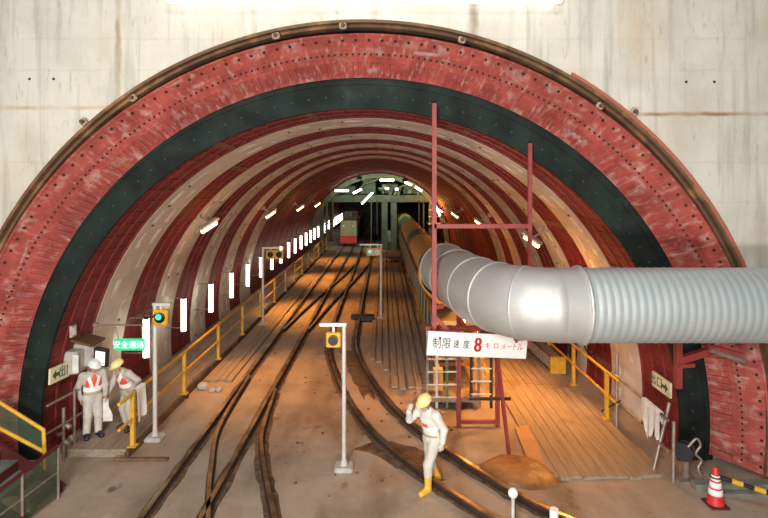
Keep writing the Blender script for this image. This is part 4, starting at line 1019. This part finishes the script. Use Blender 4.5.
# ------------------------------------------------------------------ people
def sdf_grid(prims, res, pad=.03):
    lo = np.array([1e9]*3); hi = -lo
    for p in prims:
        l_, h_ = p['bb']; lo = np.minimum(lo, l_); hi = np.maximum(hi, h_)
    lo -= pad; hi += pad; n = np.ceil((hi-lo)/res).astype(int)+1
    D = np.full(n, .2, dtype=np.float32)
    ax = [lo[i]+res*np.arange(n[i]) for i in range(3)]
    for p in prims:
        k = p['k']; l_, h_ = p['bb']; m = k+.05
        i0 = np.maximum(0, np.floor((l_-m-lo)/res).astype(int)); i1 = np.minimum(n, np.ceil((h_+m-lo)/res).astype(int)+1)
        sl_ = tuple(slice(a, b) for a, b in zip(i0, i1))
        X, Y, Z = np.meshgrid(*[ax[q][i0[q]:i1[q]] for q in range(3)], indexing='ij')
        d = p['f'](X, Y, Z).astype(np.float32); o = D[sl_]
        if p.get('cut'): D[sl_] = np.maximum(o, -d)
        elif k > 0:
            h = np.clip(.5+.5*(o-d)/k, 0, 1); D[sl_] = o*(1-h)+d*h-k*h*(1-h)
        else: D[sl_] = np.minimum(o, d)
    return D, lo
def cap(a, b, ra, rb=None, k=.03, flat=None):
    """tapered capsule; flat = (axis vector, factor) squashes it across that axis"""
    rb = ra if rb is None else rb; a = np.array(a, float); b = np.array(b, float); ab = b-a; L2 = max(1e-9, ab @ ab); r = max(ra, rb)
    def f(X, Y, Z):
        px_, py_, pz_ = X-a[0], Y-a[1], Z-a[2]
        h = np.clip((px_*ab[0]+py_*ab[1]+pz_*ab[2])/L2, 0, 1)
        dx, dy, dz = px_-h*ab[0], py_-h*ab[1], pz_-h*ab[2]
        if flat is not None:
            u, s_ = flat; q = (dx*u[0]+dy*u[1]+dz*u[2])*(s_-1); dx, dy, dz = dx+q*u[0], dy+q*u[1], dz+q*u[2]
        return np.sqrt(dx*dx+dy*dy+dz*dz)-(ra+(rb-ra)*h)
    return {'f': f, 'bb': (np.minimum(a, b)-r, np.maximum(a, b)+r), 'k': k}
def ell(c, r, k=.02, rot=None):
    c = np.array(c, float); r = np.array(r, float); Rm = np.array(rot) if rot is not None else np.eye(3)
    def f(X, Y, Z):
        P = np.stack([X-c[0], Y-c[1], Z-c[2]], -1) @ Rm
        k0 = np.sqrt(((P/r)**2).sum(-1)); k1 = np.sqrt(((P/(r*r))**2).sum(-1)); return k0*(k0-1)/np.maximum(k1, 1e-6)
    m = r.max(); return {'f': f, 'bb': (c-m, c+m), 'k': k}
def halfspace_cut(c, n_, bb):
    c = np.array(c); n_ = np.array(n_)/np.linalg.norm(n_)
    return {'f': lambda X, Y, Z: -((X-c[0])*n_[0]+(Y-c[1])*n_[1]+(Z-c[2])*n_[2]), 'bb': bb, 'k': 0, 'cut': True}
def nets(D, lo, res):
    ins = D < 0; n = np.array(D.shape)-1
    cnt = np.zeros(n, int)
    for i in (0, 1):
        for j in (0, 1):
            for k in (0, 1): cnt += ins[i:i+n[0], j:j+n[1], k:k+n[2]]
    mask = (cnt > 0) & (cnt < 8); idx = -np.ones(n, int); idx[mask] = np.arange(mask.sum())
    acc = np.zeros((*n, 3), np.float32); num = np.zeros(n, np.float32)
    for a in range(3):
        o = [q for q in range(3) if q != a]
        for i in (0, 1):
            for j in (0, 1):
                s0 = [0, 0, 0]; s0[o[0]] = i; s0[o[1]] = j; s1 = list(s0); s1[a] = 1
                d0 = D[s0[0]:s0[0]+n[0], s0[1]:s0[1]+n[1], s0[2]:s0[2]+n[2]]; d1 = D[s1[0]:s1[0]+n[0], s1[1]:s1[1]+n[1], s1[2]:s1[2]+n[2]]
                cr = (d0 < 0) != (d1 < 0); t = np.where(cr, d0/np.where(cr, d0-d1, 1), 0)
                for q in range(3): acc[..., q] += np.where(cr, s0[q]+(t if q == a else 0), 0)
                num += cr
    ii = np.argwhere(mask); V = (ii+acc[mask]/num[mask][:, None])*res+lo
    Fc = []
    for a in range(3):
        o = [(a+1) % 3, (a+2) % 3]
        s0 = [slice(None)]*3; s1 = [slice(None)]*3; s0[a] = slice(0, -1); s1[a] = slice(1, None)
        cr = ins[tuple(s0)] != ins[tuple(s1)]
        P = np.argwhere(cr); P = P[(P[:, o[0]] > 0) & (P[:, o[1]] > 0) & (P[:, o[0]] < n[o[0]]) & (P[:, o[1]] < n[o[1]])]
        if len(P) == 0: continue
        e0 = np.zeros(3, int); e0[o[0]] = 1; e1 = np.zeros(3, int); e1[o[1]] = 1
        q = [idx[tuple((P-d).T)] for d in (e0+e1, e1, 0*e0, e0)]
        fl_ = ins[tuple(P.T)]; Q = np.stack(q, 1); Q[~fl_] = Q[~fl_][:, ::-1]; Fc.append(Q)
    return V, np.concatenate(Fc)
def sdf_obj(name, prims, m, parent, res):
    D, lo = sdf_grid(prims, res); V, Fc = nets(D, lo, res)
    me = bpy.data.meshes.new(name); me.from_pydata(V.tolist(), [], Fc.tolist()); me.materials.append(m)
    me.polygons.foreach_set('use_smooth', [True]*len(me.polygons)); me.update()
    o = bpy.data.objects.new(name, me); COL.objects.link(o); o.parent = parent; return o
V3 = lambda *a: np.array(a, float)
def unit(v): return v/max(1e-9, np.linalg.norm(v))

def person(loc, yaw, scale, J, label, cloth, trou, boot, helm, boots_h=.30, vest=None, glove=False, belt=True, badge=False):
    """J: joints (local: x to the person's left side, -y forward, z up). hands: direction + palm normal + curl"""
    root = thing('person', loc, label, 'person'); root.rotation_euler = (0, 0, yaw); root.scale = (scale,)*3
    hd, nk, ch, wa, pe = [V3(*J[q]) for q in ('head', 'neck', 'chest', 'waist', 'pelvis')]
    look = unit(V3(*J['look'])); side = unit(np.cross(look, V3(0, 0, 1))); side = -side; upv = unit(np.cross(look, -side)); upv = upv if upv[2] > 0 else -upv
    Hm = np.stack([side, -look, upv], 1)       # columns: left, back, up of the head
    H = lambda x, y, z: hd+Hm @ V3(x, y, z)
    sh = {}; B = []; JK = []; TR = []; BT = []
    tors = [(pe, wa, .125, .115), (wa, ch, .115, .135), (ch, nk+(ch-nk)*.35, .135, .085)]
    lat = unit(V3(*J['shL'])-V3(*J['shR'])); fwd = unit(np.cross(lat, unit(nk-pe))); 
    fl = (fwd, 1.35)
    for a, b, ra, rb in tors: B.append(cap(a, b, ra, rb, .05, fl)); JK.append(cap(a, b, ra+.035, rb+.030, .05, fl))
    B.append(cap(ch, nk, .07, .055, .05)); B.append(cap(nk-(nk-ch)*.2, hd-Hm @ V3(0, -.01, .03), .056, .052, .02))
    # head with a face
    B += [ell(H(0, .012, .035), (.077, .095, .098), .02, Hm), ell(H(0, -.025, -.045), (.060, .068, .075), .03, Hm), ell(H(0, -.062, -.092), (.028, .024, .022), .02, Hm),
          cap(H(0, -.088, .015), H(0, -.112, -.022), .010, .014, .012), ell(H(.076, .012, -.01), (.012, .022, .032), .008, Hm), ell(H(-.076, .012, -.01), (.012, .022, .032), .008, Hm),
          cap(H(-.018, -.088, -.058), H(.018, -.088, -.058), .008, .008, .008), cap(H(-.035, -.082, .022), H(.035, -.082, .022), .012, .012, .012)]
    for s_, sd in (('L', 1), ('R', -1)):
        s0, e0, w0 = V3(*J['sh'+s_]), V3(*J['el'+s_]), V3(*J['wr'+s_])
        h0, k0, a0_, t0 = V3(*J['hip'+s_]), V3(*J['kn'+s_]), V3(*J['an'+s_]), V3(*J['toe'+s_])
        B += [cap(ch+(s0-ch)*.3, s0, .075, .055, .05), cap(s0, e0, .050, .038, .03), cap(e0, w0, .039, .026, .02)]
        JK += [cap(ch+(nk-ch)*.25+(s0-ch)*.3, s0, .10, .075, .05), cap(s0, e0, .076, .062, .04), cap(e0, e0+(w0-e0)*.93, .062, .048, .03)]
        B += [cap(h0, k0, .080, .053, .05), cap(k0, k0+(a0_-k0)*.4, .055, .055, .02), cap(k0+(a0_-k0)*.35, a0_, .055, .036, .02), cap(a0_, t0, .036, .030, .02)]
        TR += [cap(h0, k0, .105, .080, .05), cap(k0, k0+(a0_-k0)*(.42 if boots_h > .2 else .94), .080, .072, .03)]
        bt = a0_+(k0-a0_)*min(.75, boots_h/.45); heel = a0_+V3(0, 0, -.055)-unit(t0-a0_)*.035
        BT.append([cap(a0_, bt, .056, .070, .02), cap(heel+V3(0, 0, .005), t0+V3(0, 0, -.012), .047, .045, .025), cap(a0_, t0, .055, .040, .03)])
        # hand: palm, four curled fingers, thumb
        hdv = unit(V3(*J['hand'+s_][0])); pn = V3(*J['hand'+s_][1]); pn = unit(pn-hdv*(pn @ hdv)); curl = J['hand'+s_][2]; ac = unit(np.cross(hdv, pn))
        pc_ = w0+hdv*.048; hp_ = [cap(w0, w0+hdv*.03, .026, .030, .015, (pn, 1.3)), cap(pc_-ac*.018, pc_+ac*.018+hdv*.012, .027, .026, .015, (pn, 1.8))]
        for q, (o_, L_) in enumerate(((-.032, .070), (-.011, .082), (.011, .077), (.031, .060))):
            p0 = w0+hdv*.078+ac*o_*1.02; cu = curl
            for sg_, lf in enumerate((.45, .32, .23)):
                th = cu*(sg_+.6); d_ = hdv*math.cos(th)+pn*math.sin(th); p1 = p0+d_*L_*lf
                hp_.append(cap(p0, p1, .0095-.001*sg_, .009-.001*sg_, .004)); p0 = p1
        tb = w0+hdv*.028-ac*.026; t1 = tb+unit(hdv*.6-ac*.7+pn*.35)*.038; t2 = t1+unit(hdv*.9-ac*.2+pn*.4)*.034
        hp_ += [cap(tb, t1, .013, .011, .010), cap(t1, t2, .011, .009, .004)]
        B += hp_
        if glove: sh[s_] = hp_
    JK.append(cap(pe+V3(0, 0, .06), wa, .155, .15, .05, fl))
    TR += [cap(pe-lat*.05, pe+lat*.05, .135, .135, .05, (fwd, 1.2)), cap(pe, wa-(wa-pe)*.2, .14, .135, .04, fl)]
    body = sdf_obj('body', B, M_skin, root, .0075)
    jk = sdf_obj('jacket', JK, cloth, root, .012); sdf_obj('trousers', TR, trou, root, .012)
    for q in BT: sdf_obj('boot', q, boot, root, .010)
    if glove:
        for s_ in sh: 
            g = [dict(p) for p in sh[s_]]
            for p in g:
                f0 = p['f']; p['f'] = (lambda f0: lambda X, Y, Z: f0(X, Y, Z)-.004)(f0)
            sdf_obj('glove', g, M_glove, root, .006)
    for s_ in (-1, 1):
        e = H(.030*s_, -.085, .004); MB().sphere((0, 0, 0), .011, 10, 6).build('eye', M_blk, root, local=True).location = tuple(e)
    sdf_obj('hair', [ell(H(0, .035, .02), (.082, .085, .075), .02, Hm), halfspace_cut(H(0, -.02, 0), Hm @ V3(0, -1, 0), (hd-.2, hd+.2))], M_hair, root, .009)
    # helmet: dome with brim, and chin strap
    hc = H(0, .008, .062)
    he = sdf_obj('helmet', [ell(hc, (.118, .138, .105), 0, Hm), halfspace_cut(H(0, 0, .045), Hm @ V3(0, 0, -1), (hd-.3, hd+.3)), ell(H(0, -.02, .048), (.128, .160, .011), .012, Hm), cap(H(0, -.09, .135), H(0, .10, .135), .014, .014, .02)], helm, root, .007)
    sp = [tuple(H(.085*math.cos(R(a)), -.02, -.02+.118*math.sin(R(a)))) for a in range(180, 361, 15)]
    MB().tube(sp, .006, 6).build('chin_strap', M_blk, root, local=True)
    off = lambda s_, m_: [dict(p, f=(lambda f0: lambda X, Y, Z: f0(X, Y, Z)-m_)(p['f'])) for p in s_]
    if belt:
        c = wa-(wa-pe)*.25; u = unit(wa-pe); b_ = off([cap(pe, wa, .16, .155, 0, fl)], .012)
        b_ += [halfspace_cut(c+u*.03, u, (c-.4, c+.4)), halfspace_cut(c-u*.03, -u, (c-.4, c+.4))]; sdf_obj('belt', b_, M_belt, root, .009)
    if badge:
        c = ch+fwd*0; 
    sides = {'f': fwd, 'l': lat, 'u': unit(nk-wa), 'ch': ch, 'nk': nk, 'wa': wa, 'pe': pe, 'JK': JK, 'root': root, 'off': off}
    return root, sides
def band(S_, name, m, slabs, grow=.008, res=.009):
    """part of the jacket's surface kept between pairs of planes: a stripe or panel of a vest"""
    P = [dict(p, f=(lambda f0: lambda X, Y, Z: f0(X, Y, Z)-grow)(p['f'])) for p in S_['JK'][:3]+[S_['JK'][-1]]]
    c0 = S_['ch']; bb = (c0-.7, c0+.7)
    for c, n_ in slabs: P.append(halfspace_cut(c, n_, bb))
    return sdf_obj(name, P, m, S_['root'], res)

# worker walking across the track
J = dict(pelvis=(0, 0, .84), waist=(0, -.02, .98), chest=(0, -.07, 1.20), neck=(0, -.10, 1.37), head=(0, -.16, 1.475), look=(.15, -.9, -.38),
         shL=(.185, -.07, 1.31), elL=(.245, .06, 1.06), wrL=(.235, .03, .83), handL=((0, -.12, -1), (-1, 0, 0), .55),
         shR=(-.18, -.11, 1.31), elR=(-.25, -.30, 1.15), wrR=(-.13, -.40, 1.36), handR=((.05, .05, 1), (.3, 1, 0), .9),
         hipL=(.085, 0, .82), knL=(.10, -.17, .47), anL=(.10, -.17, .075), toeL=(.12, -.33, .045),
         hipR=(-.085, 0, .82), knR=(-.10, .02, .45), anR=(-.10, .20, .085), toeR=(-.10, .06, .045))
root, S_ = person((.83, 9.30, 0), R(-56), 1.0, J, 'worker in white jacket and yellow boots walking over the rail, hand raised', M_cloth, M_trou, M_boot, M_helmy, .30, None, True)
f_, l_, u_ = S_['f'], S_['l'], S_['u']; ch = S_['ch']
if f_[1] > 0: f_ = -f_
band(S_, 'red_badge', M_vestr, [(ch-u_*.03+l_*.0, u_), (ch-u_*.10, -u_), (ch+l_*.07, l_), (ch-l_*.05, -l_), (ch+f_*.04, -f_)], .012)
band(S_, 'reflective_sash', M_vestw, [(ch-u_*.10, u_), (ch-u_*.17, -u_)], .008)

# worker with the white helmet
J2 = dict(pelvis=(0, 0, .84), waist=(0, .0, .99), chest=(0, -.01, 1.21), neck=(0, -.03, 1.38), head=(0, -.07, 1.49), look=(.35, -.85, -.35),
          shL=(.185, -.01, 1.32), elL=(.245, -.02, 1.05), wrL=(.20, -.18, .88), handL=((.1, -.6, -.8), (-1, 0, 0), .5),
          shR=(-.185, -.01, 1.32), elR=(-.27, .06, 1.06), wrR=(-.22, .03, .84), handR=((0, -.2, -1), (1, 0, 0), .5),
          hipL=(.085, 0, .82), knL=(.10, -.03, .46), anL=(.11, .0, .085), toeL=(.14, -.16, .045),
          hipR=(-.085, 0, .82), knR=(-.10, -.02, .46), anR=(-.11, .03, .085), toeR=(-.14, -.12, .045))
root2, S2 = person((-5.86, 10.86, .16), R(42), .955, J2, 'worker in a white helmet and red vest standing by the lining', M_cloth2, M_trou, M_bootd, M_helmw, .16)
def vest(S_):
    f, l, u, ch = S_['f'], S_['l'], S_['u'], S_['ch']
    if f[1] > 0: f = -f
    top = S_['nk']-u*.03
    band(S_, 'vest', M_vestr, [(top, u), (S_['wa']+u*.02, -u), (ch+l*.15, l), (ch-l*.15, -l)], .010)
    band(S_, 'waist_stripe', M_vestw, [(S_['wa']+u*.10, u), (S_['wa']+u*.0, -u)], .017)
    return f, l, u, ch, top
f, l, u, ch, top = vest(S2)
for sg_ in (1, -1):
    n1 = unit(l*sg_*1.0+u*-.28); c = ch+l*sg_*.075
    band(S2, 'shoulder_stripe', M_vestw, [(c+n1*.032, n1), (c-n1*.032, -n1), (top+u*.01, u), (S2['wa']+u*.05, -u)], .017)
# worker with the yellow helmet, leaning
J3 = dict(pelvis=(0, .05, .83), waist=(0, .03, .98), chest=(.0, -.04, 1.19), neck=(-.01, -.10, 1.345), head=(-.02, -.17, 1.44), look=(-.15, -.9, -.4),
          shL=(.185, -.06, 1.29), elL=(.33, .08, 1.12), wrL=(.19, .0, .92), handL=((-.5, -.4, -.6), (-.6, .6, 0), .6),
          shR=(-.185, -.08, 1.29), elR=(-.24, -.16, 1.02), wrR=(-.20, -.30, .84), handR=((0, -.2, -1), (1, 0, 0), 1.0),
          hipL=(.085, .08, .81), knL=(.13, -.02, .46), anL=(.15, .06, .085), toeL=(.18, -.10, .045),
          hipR=(-.085, .08, .81), knR=(-.11, .0, .45), anR=(-.11, .10, .085), toeR=(-.14, -.06, .045))
root3, S3 = person((-5.36, 11.2, .16), R(-30), .93, J3, 'worker in a yellow helmet leaning forward with hand on hip', M_cloth2, M_cloth2, M_bootd, M_helmy, .16)
f, l, u, ch, top = vest(S3)
n1 = unit(l*.8+u*-.6); band(S3, 'sash', M_vestw, [(ch+n1*.045, n1), (ch-n1*.045, -n1), (top+u*.01, u), (S3['wa']+u*.05, -u)], .018)
# bag held between the two
h3 = Matrix.Translation(root3.location) @ Matrix.Rotation(R(-30), 4, 'Z') @ Matrix.Scale(.93, 4)
hp3 = h3 @ Vector((-.20, -.33, .74))
bgp = thing('carrier_bag', hp3, 'crumpled white bag held by the worker in the yellow helmet', 'bag')
vs = []
for lay in (1, -1):
    for i in range(9):
        for j in range(9):
            u, v = i/8-.5, j/8; wd = .16+.20*v; vs.append((hp3.x-.03+u*wd+.015*math.sin(9*v+i), hp3.y-.02+lay*.05*math.sin(PI*v)*math.cos(PI*u)+.008*math.sin(7*u+5*v), hp3.z+.02-.46*v))
fs = [(q*81+i*9+j, q*81+(i+1)*9+j, q*81+(i+1)*9+j+1, q*81+i*9+j+1) for q in range(2) for i in range(8) for j in range(8)]
MB().add(vs, fs, 0, True).build('bag_body', M_whitec, bgp)
MB().tube([hp3+Vector((-.07, -.02, 0)), hp3+Vector((-.05, -.02, .06)), hp3+Vector((-.01, -.02, .075)), hp3+Vector((.02, -.02, .05)), hp3+Vector((.03, -.02, 0))], .009, 6).build('bag_handle', M_whitec, bgp)
